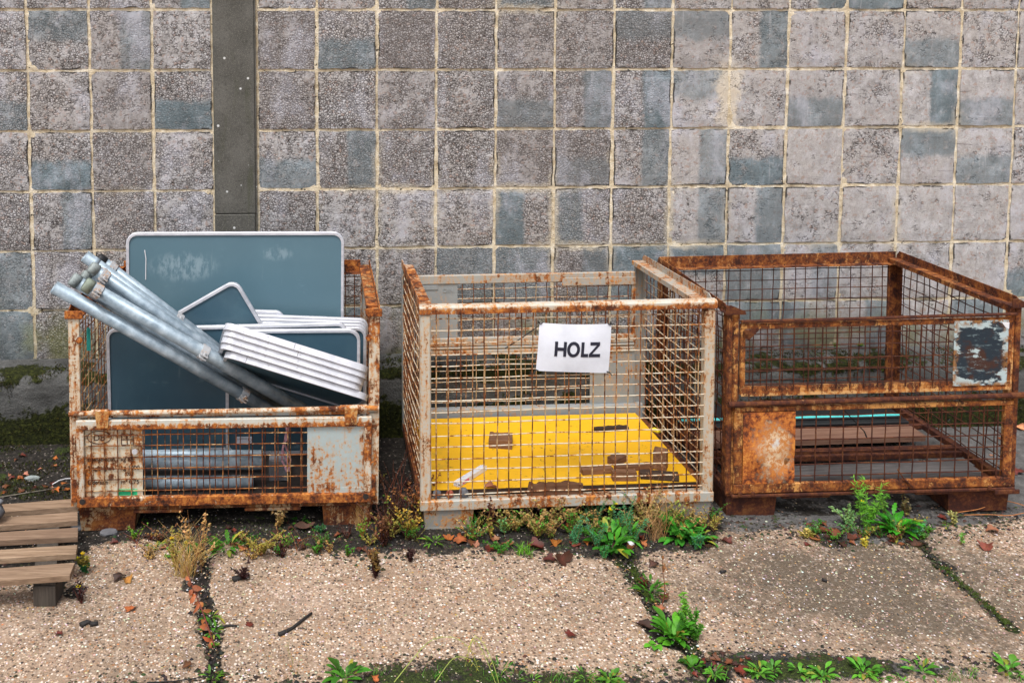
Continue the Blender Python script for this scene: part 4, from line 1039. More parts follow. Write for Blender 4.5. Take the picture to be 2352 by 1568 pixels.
a, c = PL(213, 616, .13), PL(463, 790, .27); pole(a, ext(a, c, 1.7), .0235, 'diagonal pole with white clamp just below its pale cap', [(.055, (0, 1, 0))], cap=MT['cloud'])
a, c = PL(195, 588, .20), PL(470, 790, .32); pole(a, ext(a, c, 1.6), .0255, 'topmost diagonal pole end pointing up left', rings=[(.05, .0265)])
a, c = PL(230, 596, .26), PL(478, 784, .37); pole(a, ext(a, c, 1.45), .0225, 'bright diagonal pole with black end nearest the upright panels', [(.06, (0, 1, 0)), (.43, (.3, 1, 0))], cap=MT['black'])
# poles lying at the bottom of the cage
for (x0, y0, x1, y1, dd, r, lab) in ((240, 1064, 604, 1064, .12, .024, 'horizontal pole lying above another in the bottom of the left cage'), (240, 1108, 582, 1106, .10, .0265, 'lowest horizontal pole on the floor of the left cage'),
                                     (240, 1043, 600, 1044, .22, .020, 'rear horizontal pole lying behind two others in the left cage')):
    pole(PL(x0, y0, dd), PL(x1, y1, dd), r, lab)
b = MB(); b.box((.79, .16, .122), (.87, .24, .222), .004); b.box((.80, .155, .20), (.86, .1595, .214)); o = b.build('post_base', MT['greyst'], world=LM); tag(o, 'short square grey post base behind the mesh of the left cage', 'post base')
b = MB(); rr_ = random.Random(9)
for k in range(3):
    x0 = .86+k*.006; P = []
    for i in range(10): P.append((x0+.012*math.sin(i*.8+k)+rr_.uniform(-.003, .003), .075+.004*k, .42-.024*i))
    i0 = b.pts([(x-.004, y, z) for x, y, z in P]); i1 = b.pts([(x+.004, y+.004*math.sin(j), z) for j, (x, y, z) in enumerate(P)])
    for i in range(9): b.face((i0+i, i1+i, i1+i+1, i0+i+1))
o = b.build('barrier_tape', mat_plain('pale_red_tape', (.55, .30, .36), .5, 0, .5, 40), world=LM); tag(o, 'torn pale pink tape hanging behind the mesh of the left cage', 'tape')
b = MB(); b.box((.030, .16, .70), (.046, .165, .795), .002); b.box((.032, .158, .755), (.040, .167, .80), .001); o = b.build('tape_strip', MT['teal'], world=LM); tag(o, 'teal green strip stuck in the side mesh of the left cage', 'tape')

# ================================================================ contents and sign of the middle cage
MM = CM['M']
b = MB(); b.box((.038, .030, .1345), (1.168, .765, .1555), .0015); top = None
brd = empty('yellow_board', MM, 'flat yellow coated board lying on the floor of the middle cage', 'board')
b.build('core', MT['scrapd'], brd)
b = MB(); n = 40; b.box((.038, .0295, .1558), (1.168, .7655, .1568)); b.build('yellow_face', MT['yellow'], brd)
ZB = .157
def MP(x, y, z=ZB): return loc('M', x, y, 2, z)
def scrap(x, y, ln, wd, ht, rot, label, mat='scrap', jag=0, tiltx=0, name='wood_scrap', cat='wood scrap', z=ZB):
    p = MP(x, y, z+ht*.5); M = MM @ Matrix.Translation((p.x, p.y, z)) @ Matrix.Rotation(R(rot), 4, 'Z') @ Matrix.Rotation(R(tiltx), 4, 'Y')
    b = MB(); q = random.Random(int(x)); n = 9; ht *= 1.3
    L = []
    for i in range(n+1):
        u = i/n-.5; j0 = q.uniform(-1, 1)*jag*.35; j1 = q.uniform(-.2, 1)*jag
        L.append(((u*ln, -wd/2+j0*.2, 0), (u*ln, wd/2+j1, 0), (u*ln, wd/2+j1*.7, ht+q.uniform(-.002, .002)), (u*ln, -wd/2+j0*.2, ht+q.uniform(-.002, .001))))
    idx = [b.pts(l) for l in L]
    for a, c in zip(idx, idx[1:]):
        for k in range(4): b.face((a+k, c+k, c+(k+1) % 4, a+(k+1) % 4))
    b.face([idx[0]+k for k in range(4)][::-1]); b.face([idx[-1]+k for k in range(4)])
    o = b.build(name, MT[mat], world=M); tag(o, label, cat, 'wood scraps in the middle cage'); return o
scrap(1150, 1014, .105, .085, .030, -14, 'brown splintered block alone on the left half of the yellow board', jag=.022)
scrap(1404, 985, .165, .026, .014, 4, 'dark narrow splinter of wood near the back of the yellow board', 'scrapd', jag=.008)
scrap(1417, 1056, .075, .048, .022, 38, 'small brown block lying skewed, nearest the middle of the yellow board')
scrap(1517, 1058, .050, .055, .062, 60, 'upright chunky brown block near the right edge of the yellow board')
scrap(1371, 1081, .135, .030, .018, 3, 'long brown batten piece, left one of the pair of battens on the yellow board')
scrap(1455, 1073, .165, .030, .016, 4, 'long brown batten lying behind the short block at right')
scrap(1433, 1093, .100, .030, .030, -4, 'short square brown block in front of the batten')
scrap(1514, 1093, .155, .038, .020, -13, 'dark flat piece of wood nearest the right front corner of the yellow board', 'scrapd')
# ragged bark-brown sheet standing in the gap at the front
b = MB(); q = random.Random(2); p0 = loc('M', 1210, 1137, 1, .02); p1 = loc('M', 1338, 1137, 1, .02)
top_ = [p0.z+.012] + [.178+q.uniform(-.006, .006) for i in range(22)] + [.17]
P = [(p0.x, .128)] + [(p0.x+(p1.x-p0.x)*(i/(len(top_)-1)), z) for i, z in enumerate(top_)][:] + [(p1.x, .128)]
b.poly(P[::-1], .012, .024); o = b.build('chipboard_piece', MT['board'] if 'board' in MT else MT['scrap'], world=MM); tag(o, 'ragged flat brown chipboard piece leaning against the front mesh', 'wood scrap')
# folding rule: bundle of thin white laths
a, c = MP(1048, 1112, ZB+.012), MP(1113, 1072, ZB+.012); ang = math.atan2(c.y-a.y, c.x-a.x); ln = (c-a).length
fr = empty('folding_rule', MM @ Matrix.Translation((a.x, a.y, ZB)) @ Matrix.Rotation(ang, 4, 'Z'), 'white folding rule lying on the left front of the yellow board', 'folding rule')
for i in range(6):
    b = MB(); b.box((0 if i % 2 else .006, -.012+i*.0045, .001), (ln-(.008 if i % 2 else 0), -.0085+i*.0045, .021), .0008); b.build('lath', MT['white'], fr)
b = MB()
for i in range(2): b.tube([(.006+i*(ln-.014), -.0125, .011), (.006+i*(ln-.014), .0155, .011)], .0028, 8)
b.build('pivot', MT['greyst'], fr)
b = MB(); b.box((.03, -.013, .006), (.075, -.0124, .017)); b.build('red_print', MT['pink'], fr)
for i, (x, y, s, m, lab) in enumerate(((1003, 1131, .030, 'greyst', 'dark grey rubble lump in the front left corner of the middle cage'), (1033, 1132, .028, 'red', 'small red brick fragment behind the bottom rail of the middle cage'),
                                  (1064, 1128, .036, 'greyst', 'grey stone chunk below the folding rule'))):
    p = loc('M', x, y, 1, .020); b = MB(); q = random.Random(i)
    n = 7; rg = []
    for k, (zz, rr) in enumerate(((0, .9), (.4, 1.05), (.8, .9), (1.0, .55))):
        rg.append(b.pts([(s*.55*rr*math.cos(t)*q.uniform(.85, 1.15), s*.28*rr*math.sin(t)*q.uniform(.85, 1.15), s*zz) for t in [i2*6.283/n for i2 in range(n)]]))
    for a_, c_ in zip(rg, rg[1:]):
        for k in range(n): b.face((a_+k, a_+(k+1) % n, c_+(k+1) % n, c_+k))
    b.face([rg[-1]+k for k in range(n)]); b.face([rg[0]+k for k in range(n)][::-1])
    o = b.build('rubble', MT[m], world=MM @ Matrix.Translation((p.x, .017, .133))); tag(o, lab, 'stone')
b = MB(); p = loc('M', 1509, 990, 2, .16); b.box((-.011, -.02, 0), (.011, .02, .016), .004); b.box((-.006, .02, .002), (.006, .032, .010), .002); o = b.build('clip', MT['ochre'], world=MM @ Matrix.Translation((1.185, p.y, .1565)) @ Matrix.Rotation(.5, 4, 'Z')); tag(o, 'small yellow plastic clip at the right edge of the yellow board', 'clip')

def holz():
    root = empty('paper_sign', MM, 'white laminated sign reading HOLZ tied to the front mesh', 'sign')
    c = {'tl': (.486, .857), 'tr': (.783, .846), 'bl': (.472, .659), 'br': (.772, .642)}
    def pt(u, v):
        x = (c['tl'][0]*(1-u)+c['tr'][0]*u)*v + (c['bl'][0]*(1-u)+c['br'][0]*u)*(1-v)
        z = (c['tl'][1]*(1-u)+c['tr'][1]*u)*v + (c['bl'][1]*(1-u)+c['br'][1]*u)*(1-v)
        z -= .004*math.sin(math.pi*u)*v
        y = -.0065 - .010*math.sin(math.pi*u)*(.4+.6*math.sin(math.pi*v)) - .004*math.sin(math.pi*v)
        return Vector((x, y, z))
    b = MB(); n = 16
    for off, fl in ((0, False), (.0008, True)):
        i0 = b.pts([pt(i/n, j/n)+Vector((0, off, 0)) for j in range(n+1) for i in range(n+1)])
        for j in range(n):
            for i in range(n):
                f = (i0+j*(n+1)+i, i0+j*(n+1)+i+1, i0+(j+1)*(n+1)+i+1, i0+(j+1)*(n+1)+i); b.face(f[::-1] if fl else f)
    b.build('sheet', MT['paper'], root, True)
    b = MB()
    x0, x1, z0, z1 = .228, .868, .335, .645     # lettering box in sheet coordinates
    def st(P):   # quad in sheet uv, laid on the sheet, subdivided both ways
        K = 5; A_, B_, C_, D_ = [Vector((u, v)) for u, v in P]
        i = b.pts([pt(*((A_.lerp(B_, k/K)).lerp(D_.lerp(C_, k/K), l/K)))+Vector((0, -.0016, 0)) for l in range(K+1) for k in range(K+1)])
        for l in range(K):
            for k in range(K): f = i+l*(K+1)+k; b.face((f, f+1, f+K+2, f+K+1))
    H = z1-z0; T = .078; TV = .041
    def rect(a, c_, d, e):
        k = max(1, int((d-a)/.04))
        for i in range(k): st([(a+(d-a)*i/k, c_), (a+(d-a)*(i+1)/k, c_), (a+(d-a)*(i+1)/k, e), (a+(d-a)*i/k, e)])
    # H
    rect(.225, z0, .225+TV, z1); rect(.345, z0, .345+TV, z1); rect(.225+TV, (z0+z1)/2-T*.45, .345, (z0+z1)/2+T*.45)
    # O
    cx, cz, rx, rz = .482, (z0+z1)/2, .089, H*.53
    n2 = 28
    for i in range(n2):
        a0, a1 = 2*math.pi*i/n2, 2*math.pi*(i+1)/n2
        st([(cx+(rx-TV)*math.cos(a0), cz+(rz-T*.85)*math.sin(a0)), (cx+rx*math.cos(a0), cz+rz*math.sin(a0)), (cx+rx*math.cos(a1), cz+rz*math.sin(a1)), (cx+(rx-TV)*math.cos(a1), cz+(rz-T*.85)*math.sin(a1))])
    # L
    rect(.588, z0, .588+TV, z1); rect(.588+TV, z0, .690, z0+T*.9)
    # Z
    rect(.712, z1-T*.85, .850, z1); rect(.700, z0, .860, z0+T*.85); st([(.702, z0+T*.85), (.745, z0+T*.85), (.850, z1-T*.85), (.805, z1-T*.85)])
    b.build('lettering', MT['ink'], root)
    for u, v, dx in ((0.02, .985, -.012), (.98, .985, .0), (.01, .02, -.01), (.99, .02, .012)):
        p = pt(u, v); b = MB(); b.tube([p+Vector((-.008+dx*.3, -.003, .004)), p+Vector((0, -.0035, 0)), p+Vector((.010, .004, -.005+.01*v))], .0024, 5)
        b.tube([p+Vector((dx*.4, -.002, .002)), p+Vector((dx*1.3, -.008, -.011 if v < .5 else .014))], .0020, 5); b.build('cable_tie', MT['black'], root)
holz()
b = MB(); a, c = loc('M', 1235, 750, 1, -.004), loc('M', 1160, 800, 1, .02)
b.tube([a, (a+c)/2+Vector((0, .004, -.004)), c], .0022, 6); o = b.build('loose_tie', MT['black'], world=MM); tag(o, 'long black loose tie tail hanging off the HOLZ sign corner', 'cable tie')

# ================================================================ contents of the right cage
RM = CM['R']
def RP(x, y, z): return loc('R', x, y, 2, z)
def plank(x0, x1, y0, y1, z, t, mat, label, rot=0, name='wooden_plank', cat='plank'):
    b = MB(); n = 12; q = random.Random(int(y0*100)); ids = []
    for i in range(n+1):
        x = x0+(x1-x0)*i/n; e = q.uniform(-.0015, .0015)
        ids.append(b.pts([(x, y0+e, z), (x, y1+e, z), (x, y1+e, z+t+e*.4), (x, y0+e, z+t+e*.4)]))
    for a, c in zip(ids, ids[1:]):
        for k in range(4): b.face((a+k, c+k, c+(k+1) % 4, a+(k+1) % 4))
    b.face([ids[0]+k for k in range(4)][::-1]); b.face([ids[-1]+k for k in range(4)])
    o = b.build(name, MT[mat], world=RM @ Matrix.Rotation(R(rot), 4, 'Z')); tag(o, label, cat); return o
ya, yb = RP(1900, 1020, .16).y, RP(1900, 985, .16).y
plank(.04, 1.10, .36, .485, .1365, .026, 'plank', 'brown wooden plank across the middle of the right cage', 1.0)
plank(.045, 1.12, .045, .145, .1365, .018, 'plankg', 'dark grey plank just behind the lower gate of the right cage')
g = empty('black_panel', RM, 'black sheet with a cyan stripe at the back of the right cage', 'panel')
b = MB(); b.box((.04, .56, .1365), (1.13, .80, .150), .002); b.box((.02, .60, .1505), (1.12, .80, .160), .002); b.build('sheet', MT['black'], g)
b = MB(); p = RP(1900, 956, .162); b.box((.02, p.y-.012, .1605), (1.115, p.y+.010, .1645), .001); b.build('stripe', MT['cyan'], g)
b = MB(); a, c = loc('R', 1930, 932, 1, .02), loc('R', 1985, 990, 1, .03); b.tube([a, (a+c)/2+Vector((.004, .01, -.004)), c], .0022, 6); b.tube([c, c+Vector((.012, 0, -.03))], .003, 5); o = b.build('loose_tie', MT['black'], world=RM); tag(o, 'black cable tie hanging in the lower gate mesh of the right cage', 'cable tie')

# ================================================================ wooden pallet at the left
def pallet():
    ZT = .118
    e = [onz(165, 1146, ZT), onz(178, 1200, ZT), onz(178, 1235, ZT), onz(178, 1276, ZT), onz(164, 1322, ZT)]
    root = empty('wooden_pallet', Matrix.Translation((-1.13, 3.02, 0)), 'weathered wooden pallet with five deck boards beside the left cage', 'pallet')
    inv = root.matrix_world.inverted()
    rows = [((1145, 1162), (165, 178)), ((1174, 1194), (178, 178)), ((1210, 1231), (179, 178)), ((1250, 1270), (178, 174)), ((1291, 1320), (172, 160))]
    rows2 = [(1157, 1174), (1187, 1206), (1221, 1240), (1261, 1281), (1303, 1331)]   # the same edges at x = 5
    xl = -2.15
    q = random.Random(4)
    for (yr, xr), yl in zip(rows, rows2):
        A = onz(xr[0], yr[0], ZT); B = onz(xr[1], yr[1], ZT); A2 = onz(5, yl[0], ZT); B2 = onz(5, yl[1], ZT)
        def exl(P_, Q_): t = (xl-P_.x)/(Q_.x-P_.x); return P_+(Q_-P_)*t
        L1, L2 = exl(A, A2), exl(B, B2)
        b = MB(); n = 14; ids = []
        for i in range(n+1):
            t = i/n; f_ = A+(L1-A)*t; g_ = B+(L2-B)*t; dz = .0015*noise.noise(Vector((t*6, A.y*5, 0)))
            dy = .0015*noise.noise(Vector((t*9, A.y*7, 3)))
            ids.append(b.pts([inv @ Vector(w_) for w_ in ((f_.x, f_.y+dy, ZT-.022), (g_.x, g_.y+dy, ZT-.022), (g_.x, g_.y+dy-.0005, ZT-.002+dz), (g_.x, g_.y+.0015+dy, ZT+dz), (f_.x, f_.y-.0015+dy, ZT+dz), (f_.x, f_.y+dy, ZT-.002+dz))]))
        for a, c in zip(ids, ids[1:]):
            for k in range(6): b.face((a+k, a+(k+1) % 6, c+(k+1) % 6, c+k))
        b.face([ids[0]+k for k in range(6)][::-1]); b.face([ids[-1]+k for k in range(6)]); b.build('deck_board', MT['pallet'], root)
    F = [onz(75, 1394), onz(127, 1394)]
    for bx in (0, -.42, -.84):
        for by in (0, .22, .42):
            x0, x1, y0 = F[0].x+bx-.31*by, F[1].x+bx-.31*by, F[0].y+by
            b = MB(); b.box(inv @ Vector((x0, y0+.004, .0)), inv @ Vector((x1, y0+.09, ZT-.044)), .002); b.build('block', MT['palblock'], root)
    for bx in (0, -.42, -.84):
        b = MB(); x0 = F[0].x+bx; y0 = F[0].y+.012; z0, z1 = ZT-.0435, ZT-.0225
        i = b.pts([inv @ Vector(w_) for w_ in ((x0, y0, z0), (x0+.08, y0, z0), (x0+.08-.14, y0+.45, z0), (x0-.14, y0+.45, z0), (x0, y0, z1), (x0+.08, y0, z1), (x0+.08-.14, y0+.45, z1), (x0-.14, y0+.45, z1))])
        for f in ((0,3,2,1),(4,5,6,7),(0,1,5,4),(1,2,6,5),(2,3,7,6),(3,0,4,7)): b.face([i+q_ for q_ in f])
        b.build('stringer', MT['palblock'], root)
    return root
pallet()
b = MB(); p = onz(0, 1200, .12); b.tube([(p.x-.12, p.y+.02, .16), (p.x-.05, p.y+.01, .168), (p.x-.01, p.y+.005, .160), (p.x+.008, p.y, .150)], .03, 12, rs=[.035, .035, .03, .018]); b.tube([(p.x-.02, p.y+.01, .2), (p.x, p.y+.005, .205), (p.x+.01, p.y, .20)], .01, 8)
o = b.build('grey_sack', MT['greyst'], smooth=True); tag(o, 'grey rolled sack end at the left edge on the wooden pallet', 'sack')

# ================================================================ plants, leaves and litter
G1, G2, G3, G4 = (.040, .16, .012), (.065, .24, .014), (.13, .32, .02), (.025, .13, .04)
OC, DRY, BRN, RED, DRK, YEL = (.30, .26, .045), (.46, .31, .12), (.20, .085, .035), (.13, .022, .012), (.035, .012, .010), (.75, .58, .01)
def vary(q, c, a=.25):
    k = q.uniform(1-a, 1+a); return (min(1, c[0]*k*q.uniform(.85, 1.2)), min(1, c[1]*k), min(1, c[2]*k*q.uniform(.8, 1.2)))
def leaf(b, p, d, ln, w, nrm=(0, 0, 1), curl=.3, lobed=0, n=5):
    """one leaf blade: midrib curve with two half blades, slightly folded"""
    p = Vector(p); d = Vector(d).normalized(); nrm = Vector(nrm); s = d.cross(nrm)
    if s.length < 1e-3: s = d.cross(Vector((1, .2, 0)))
    s.normalize(); up = s.cross(d)
    m = []; l_ = []; r_ = []
    for i in range(n+1):
        t = i/n; ww = w*(.14+.86*math.sin(math.pi*max(0, min(1, (t-.12)/.88)))**.7) if t < .97 else w*.12
        if lobed: ww *= (.55+.45*((i+lobed) % 2))
        c = p + d*ln*t + up*(curl*ln*(t*.6-t*t)); m.append(c); l_.append(c+s*ww+up*ww*.25); r_.append(c-s*ww+up*ww*.25)
    i0, i1, i2 = b.pts(m), b.pts(l_), b.pts(r_)
    for i in range(n): b.face((i0+i, i0+i+1, i1+i+1, i1+i)); b.face((i0+i+1, i0+i, i2+i, i2+i+1))
def mkroot(name, p, label, cat, group=None): return empty(name, Matrix.Translation(p), label, cat, group)
def rosette(x, y, size, label, n=12, col=G2, lobed=1, seed=None, up=.55, w=.16, group='leafy weeds in the joints', name='leafy_weed'):
    q = random.Random(seed if seed is not None else int(x*7+y)); p = onz(x, y); b = MB()
    col = (col[0]*.8, col[1]*.78, col[2]); n = int(n*1.7)
    n = int(n*1.5)
    for i in range(n):
        a = i*2.399+q.uniform(-.5, .5); e = q.uniform(.1, 1.6)*up; ln = size*.86*q.uniform(.35, 1.05)
        b.col = vary(q, col if q.random() > .10 else (.30, .30, .04), .5); u0 = q.uniform(0, .55)*size; dv = Vector((math.cos(a), math.sin(a), e*.9)).normalized(); ln *= .72; leaf(b, dv*u0+Vector((0, 0, .002)), (math.cos(a)+q.uniform(-.4, .4), math.sin(a)+q.uniform(-.4, .4), e*q.uniform(.4, 1.2)), ln, ln*w*q.uniform(.7, 1.15), curl=q.uniform(.2, .7), lobed=(1+i % 2) if lobed else 0, n=9 if lobed else 6)
    o = b.build(name, MT['plant'], world=Matrix.Translation(p), smooth=True); tag(o, label, 'weed', group); return o
def sprig(x, y, h, label, n=4, leaves=22, col=G2, stem=(.16, .14, .04), spread=.35, lw=.0045, ll=.014, lean=(0, 0), flower=None, seed=None, cat='weed', group='sprigs growing in front of the cages', name='weed_sprig', nod=0.0, tips=None):
    q = random.Random(seed if seed is not None else int(x*3+y*5)); p = onz(x, y); root = mkroot(name, p, label, cat, group)
    bs, bl, bf = MB(), MB(), MB()
    n = int(n*1.5)+1 if n > 2 else n; ll *= .82; lw *= .85; leaves = int(leaves*1.15)
    for k in range(n):
        a = q.uniform(0, 6.28); sp = spread*q.uniform(.3, 1.7); hh = h*q.uniform(.4, 1.08); P = []
        w1 = q.uniform(-1, 1)*.06; w2 = q.uniform(-1, 1)*.06
        for i in range(8):
            t = i/7; P.append(Vector((math.cos(a)*sp*hh*t*(.6+.4*t)+lean[0]*t*hh+w1*hh*math.sin(t*5), math.sin(a)*sp*hh*t*.6+lean[1]*t*hh+w2*hh*math.sin(t*4), hh*(t-nod*t**3))))
        bs.col = vary(q, stem); bs.tube(P, 0, 4, False, rs=[.0018*(1.3-.9*i/7) for i in range(8)])
        for j in range(leaves):
            t = q.uniform(.12, 1)**.8; i = min(6, int(t*7)); c = P[i].lerp(P[i+1], t*7-i)
            d = Vector((q.uniform(-1, 1), q.uniform(-1, 1), q.uniform(-.2, .8)))
            cc = col if (tips is None or t < .6) else tips
            bl.col = vary(q, cc, .4); leaf(bl, c, d, ll*q.uniform(.6, 1.3), lw*q.uniform(.7, 1.3), (q.uniform(-.4, .4), -.5, 1), q.uniform(0, .5), n=2)
        if flower and k < flower:
            bf.col = vary(q, YEL, .15); c = P[-1]
            for j in range(7):
                an = j*.9; leaf(bf, c, (math.cos(an), math.sin(an)*.7-.3, .5), .010, .0035, n=2)
    bs.build('stem', MT['stem'], root)
    if bl.v: bl.build('foliage', MT['plant'], root)
    if bf.v: bf.build('flower', MT['plant'], root)
    return root
def grass(x, y, h, label, n=40, col=DRY, spread=.5, lean=(0, 0), seed=None, name='grass_tuft', cat='grass tuft', w=.0011, arch=.3):
    q = random.Random(seed if seed is not None else int(x*3+y)); p = onz(x, y); b = MB()
    for k in range(n):
        a = q.uniform(0, 6.28); s = spread*q.uniform(.1, 1); hh = h*q.uniform(.4, 1.05); b.col = vary(q, col, .4)
        o = Vector((q.gauss(0, .014), q.gauss(0, .010), 0)); kx, ky = q.gauss(0, .08), q.uniform(0, 6); P = []
        for i in range(6):
            t = i/5; P.append(o+Vector((math.cos(a)*s*hh*t**1.6+lean[0]*hh*t+kx*hh*math.sin(t*4+ky), math.sin(a)*s*hh*t**1.6*.7+lean[1]*hh*t, hh*(t-arch*s*t**3))))
        sd_ = Vector((math.sin(a), -math.cos(a), 0))*w
        if abs(sd_.x) < w*.5: sd_.x = w*.6
        i0 = b.pts([v_-sd_*(1-.8*i/5) for i, v_ in enumerate(P)]); i1 = b.pts([v_+sd_*(1-.8*i/5) for i, v_ in enumerate(P)])
        for i in range(5): b.face((i0+i, i1+i, i1+i+1, i0+i+1))
    o = b.build(name, MT['plant'], world=Matrix.Translation(p)); tag(o, label, cat, 'grass tufts between the slabs'); return o

# --- left: beside pallet and in front of the left cage
sprig(196, 1318, .10, 'blue green sprig with tiny yellow flowers at the pallet corner', 6, 26, G4, flower=3, spread=.35, tips=OC)
sprig(188, 1385, .09, 'thin dark red sprig beside the pallet block', 4, 10, DRK, (.10, .02, .015), flower=1)
grass(428, 1322, .215, 'tall straw coloured grass clump in front of the left cage', 120, (.62, .43, .15), .95, arch=.25, w=.0008)
sprig(405, 1310, .17, 'ochre sprig with yellow flowers inside the straw clump', 6, 22, OC, (.30, .18, .06), flower=3)
sprig(466, 1300, .21, 'upright dry sprig with pale orange leaves at the right of the straw clump', 5, 22, (.50, .36, .12), (.26, .14, .05), tips=(.56, .33, .12))
rosette(522, 1262, .10, 'bright green dandelion leaves right of the straw clump', 14, G2, 1)
rosette(360, 1258, .045, 'small green seedling left of the straw clump', 8, G3, 0)
rosette(556, 1240, .06, 'green fern like leaves behind the dandelion in front of the left cage', 9, G1, 1)
sprig(600, 1275, .08, 'low sprawling ochre weed under the left cage front', 7, 24, OC, (.25, .10, .04), spread=1.1)
sprig(642, 1210, .115, 'pale orange weed standing before the lower edge of the left cage', 5, 18, (.52, .34, .12), (.30, .16, .05), tips=(.60, .42, .2))
sprig(560, 1330, .05, 'withered dark stem lying on the slab below the left cage', 5, 14, DRK, (.04, .015, .01), spread=.9)
sprig(735, 1222, .035, 'tiny blue green weed by the right foot of the left cage', 4, 16, G4, spread=.6)
grass(826, 1215, .125, 'thin dry grass standing before the right foot of the left cage', 22, (.55, .33, .12), .35)
sprig(832, 1240, .075, 'small sprig with green tips in front of the right foot of the left cage', 3, 12, G3, (.35, .12, .04))
rosette(690, 1200, .05, 'shaded green leaf pair under the left cage', 4, G1, 0, w=.3)
# withered stalk with curled leaves along the joint
sprig(492, 1485, .02, 'dry reddish stalk with curled orange leaves along the left slab joint', 1, 0, BRN)
wo_ = C.objects[-1]
def stalk_lying():
    root = [o for o in C.objects if o.get('label', '').startswith('dry reddish stalk')][0]
    for c_ in list(root.children): bpy.data.objects.remove(c_)
    p = onz(492, 1485); q = random.Random(1); bs, bl = MB(), MB(); T = [onz(478, 1440, .02), onz(462, 1395, .05), onz(448, 1360, .085), onz(436, 1330, .12), onz(428, 1300, .15)]
    P = [Vector((0, 0, .004))]+[t-p for t in T]; bs.col = (.14, .03, .018); bs.tube(P, 0, 5, False, rs=[.0028, .0027, .0025, .0022, .0018, .001])
    for i in range(26):
        t = q.uniform(.05, .82)*5; k = int(t); c = P[k].lerp(P[k+1], t-k); bl.col = vary(q, q.choice([(.50, .17, .05), (.38, .13, .05), (.28, .08, .035)]), .3)
        leaf(bl, c, (q.uniform(-1, 1), q.uniform(-.6, .4), q.uniform(-.8, .3)), q.uniform(.018, .036), q.uniform(.006, .010), (q.uniform(-1, 1), -1, .4), q.uniform(.4, 1.2), n=4)
    bs.build('stem', MT['stem'], root); bl.build('foliage', MT['dead'], root, True)
stalk_lying()
rosette(486, 1418, .055, 'green leaves growing in the left slab joint, upper plant', 9, G3, 1)
rosette(490, 1452, .055, 'green leaves growing in the left slab joint, middle plant', 10, G2, 1)
rosette(494, 1482, .022, 'tiny two leaved seedling in the left slab joint', 5, G3, 0, w=.3)
rosette(488, 1560, .045, 'light green seedling at the bottom end of the left slab joint', 8, G3, 0)
rosette(792, 1560, .085, 'bright green leafy weed at the bottom edge below the left cage', 14, G2, 0, w=.2)
grass(672, 1545, .15, 'single thin dry stalk standing on the slab', 4, (.42, .38, .12), .15)
# --- between left and middle cages
for i, (x, y, h, lab, c, t) in enumerate(((905, 1215, .24, 'tall bushy weed between the left and middle cages', (.10, .17, .025), DRK), (940, 1235, .17, 'yellow green branching weed at the left foot of the middle cage', (.24, .28, .03), (.5, .34, .05)),
                                     (880, 1255, .13, 'dark reddish weed with ochre tips between the cages', DRK, BRN), (960, 1200, .20, 'reddish brown seed stems between the two cages', DRK, (.3, .12, .04)))):
    sprig(x, y, h, lab, 9, 24, c, (.14, .05, .02), spread=.42, tips=t, seed=50+i)
sprig(862, 1328, .105, 'upright blackish dead weed on the slab edge between the cages', 8, 22, DRK, (.05, .015, .012), spread=.25, tips=(.20, .12, .03))
sprig(942, 1290, .05, 'small blackish weed on the slab below the middle cage', 4, 16, DRK, (.05, .015, .012), spread=.4)
rosette(998, 1248, .075, 'bright green dandelion at the left foot of the middle cage', 8, G3, 1)
sprig(1000, 1205, .05, 'yellowish trailing weed over the middle cage foot', 4, 14, (.30, .30, .05), spread=.7)
# --- in front of the middle cage
sprig(1128, 1236, .165, 'slender sprig with ochre leaves standing in front of the middle cage', 3, 30, (.42, .36, .06), (.30, .17, .05), spread=.12, tips=(.10, .03, .02))
sprig(1160, 1228, .075, 'blue green sprig right of the slender ochre one', 2, 20, (.12, .30, .09), spread=.3)
sprig(1150, 1270, .05, 'low round leaved trailing weed in the leaf litter', 4, 16, G1, spread=.9, lw=.006)
for i, (x, y, h, c, lab) in enumerate(((1235, 1235, .10, (.26, .29, .045), 'yellow green bushy weed left of the grass blades before the middle cage'), (1275, 1215, .14, (.34, .28, .08), 'cream and ochre weed below the middle cage rail'),
                                       (1312, 1205, .12, (.32, .27, .07), 'ochre weed right under the chipboard piece'), (1185, 1220, .10, (.28, .22, .05), 'olive weed with bare twigs before the middle cage'))):
    sprig(x, y, h, lab, 7, 26, c, (.22, .10, .04), spread=.75, seed=70+i, tips=(.38, .26, .08))
grass(1205, 1272, .055, 'tuft of short bright green grass blades among dead leaves', 60, (.16, .42, .03), 1.0, w=.0012)
for i, (x, y, h, lab) in enumerate(((1320, 1252, .10, 'blue green needle leaved sprig leaning left before the middle cage'), (1372, 1262, .12, 'needle leaved sprig standing left of the big green clump'), (1368, 1205, .13, 'blue green sprig reaching under the middle cage rail'),
                                    (1455, 1250, .14, 'blue green sprig bending to the right of the big green clump'), (1430, 1235, .17, 'tall blue green sprig in the big green clump'), (1600, 1262, .07, 'blue green sprig trailing below the right rosette'))):
    sprig(x, y, h, lab, 4, 46, (.06, .26, .10), (.18, .16, .05), spread=.5, lw=.002, ll=.013, seed=90+i)
rosette(1405, 1262, .12, 'big clump of broad bright green leaves before the middle cage', 24, (.07, .34, .02), 0, w=.22, up=.9)
rosette(1440, 1240, .10, 'upright green leaves right beside the big clump', 14, (.10, .36, .03), 1, up=1.2)
sprig(1398, 1225, .15, 'stem with bright yellow flowers above the big green clump', 3, 16, (.16, .36, .05), flower=3, spread=.2)
rosette(1335, 1225, .045, 'small rounded green leaves left of the big clump', 6, G2, 0, w=.3)
